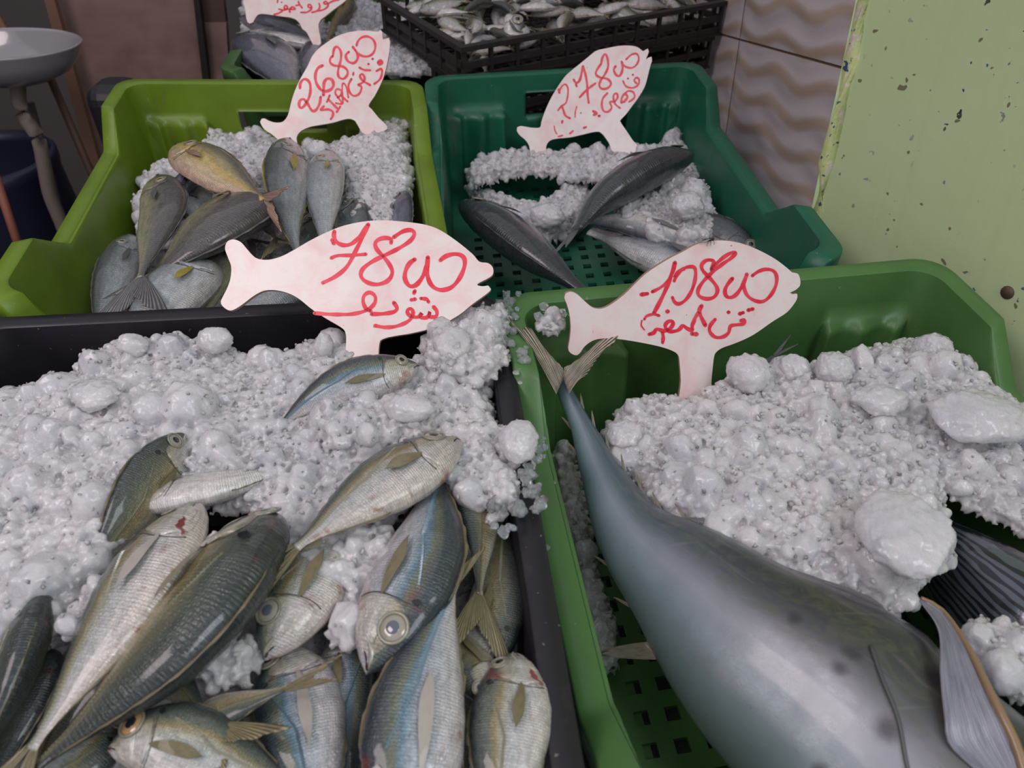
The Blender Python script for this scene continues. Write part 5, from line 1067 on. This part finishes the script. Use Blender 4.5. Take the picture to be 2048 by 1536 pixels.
N4 = st([(13, [(1300, 710), (1240, 780), (1225, 870), (1250, 950), (1310, 960), (1360, 900), (1330, 830), (1400, 820), (1440, 760), (1420, 710), (1380, 740), (1400, 850), (1470, 910)]), (15, [(1490, 840), (1490, 780), (1530, 720), (1570, 760), (1520, 830)]), (12, [(1530, 720), (1580, 680), (1650, 700), (1660, 770), (1590, 825)]), (12, [(1510, 550), (1550, 620), (1640, 640), (1710, 600), (1725, 530), (1690, 500), (1655, 540), (1690, 580)]), (13, [(1575, 515)]), (13, [(1640, 465)]),
    (16, [(1110, 950), (1160, 980), (1120, 1000)]), (18, [(1190, 1015)]), (14, [(700, 1080), (695, 1105)]), (8, [(890, 890), (870, 970), (870, 1030)]), (8, [(590, 1150), (600, 1210), (625, 1255)]), (10, [(645, 1290), (700, 1275)]), (12, [(800, 1250), (840, 1215)]), (15, [(985, 1175), (1015, 1165)]), (10, [(945, 975)])], *s4)
sign('tilted fish-shaped price sign reading 278, pink-smudged, at the dark green crate', O4, (1240, 300), -.085, 36, 4, {'price_lettering': L4, 'name_lettering': N4})
s5 = (470, 0, 8.192)
O5 = zz([(-200, -900), (120, -200), (140, 40), (170, 160), (185, 300), (205, 360), (240, 385), (290, 370), (330, 300), (380, 240), (470, 228), (620, 248), (780, 270), (920, 290), (1010, 330), (1070, 400), (1100, 470), (1180, 540), (1300, 760), (1400, 760), (1400, 620), (1375, 500), (1370, 390), (1400, 330), (1500, 250), (1640, 140), (1800, 20), (1900, -100), (2100, -500), (2200, -900), (1000, -1300)], *s5)
N5 = st([(14, [(640, 240), (720, 215), (780, 170), (720, 150)]), (14, [(800, 165), (860, 150), (850, 100), (815, 95), (810, 145), (880, 150), (900, 200)]), (14, [(900, 150), (940, 110), (985, 150), (890, 155)]), (14, [(1000, 90), (1050, 80), (1040, 30)]), (13, [(1050, 60), (1100, 130)]), (14, [(1080, 205), (1180, 200), (1250, 150), (1250, 90), (1205, 75), (1200, 120), (1250, 125)]), (14, [(1260, 205), (1340, 180), (1390, 120), (1380, 60)]), (14, [(1340, 180), (1450, 160), (1530, 90), (1490, 20), (1450, 50), (1500, 70), (1600, 20), (1700, 0)]), (12, [(700, 0), (695, 40)]), (12, [(765, 38)])], *s5)
sign('highest fish-shaped price sign, cut off by the top edge, red Arabic marker writing', O5, (640, 85), -.04, 40, 0, {'name_lettering': N5})
# ---- two flies
M_FLY = simple('black_fly', (.02, .018, .016), .35); M_WING = simple('fly_wing', (.25, .24, .22), .3)
def fly(label, p, d):
    r_ = thing('fly', label, 'fly', p); d = Vector(d).normalized(); u = Vector((0, -.3, .95)).normalized(); s_ = d.cross(u)
    def ell(nm, c, a, b, mt):
        V, F = ICO[2]; mk(nm, np.array([tuple(p + d * (c[0] + v[0] * a) + s_ * (c[1] + v[1] * b) + u * (c[2] + v[2] * b)) for v in V]), F, mt, r_)
    ell('abdomen', (-.002, 0, .0022), .0028, .0013, M_FLY); ell('thorax', (.0012, 0, .0024), .0017, .0014, M_FLY); ell('head', (.0032, 0, .0024), .001, .0012, M_FLY)
    for sg in (-1, 1):
        w_ = [p + d * a + s_ * sg * b + u * .0038 for a, b in ((.001, .0006), (-.003, .0032), (-.006, .003), (-.0055, .0014), (-.002, .0006))]; mk('wing', w_ + [v + u * .0001 for v in w_], [(0, 1, 2, 3, 4), (9, 8, 7, 6, 5)], M_WING, r_, smooth=False)
        for k in (-1, 0, 1): mk('leg', *tube([p + d * (.0012 + k * .0014) + u * .0018, p + d * (.0012 + k * .0022) + s_ * sg * .0026 + u * .0026, p + d * (.0012 + k * .0028) + s_ * sg * .0036], .00018, 5), M_FLY, r_)
p2 = SG2[1]; fly('black fly perched on top of the front right price sign', at_plane(1416, 484, p2, SG2[2]), (1, 0, .2))
fly('black fly on the ice just above the middle left price sign', at(708, 66, -.036), (1, .2, 0))
# ================================================================== tilt the whole display
for o in ROOTS:
    o.matrix_world = BED @ Matrix.LocRotScale(o.location, o.rotation_euler, o.scale)
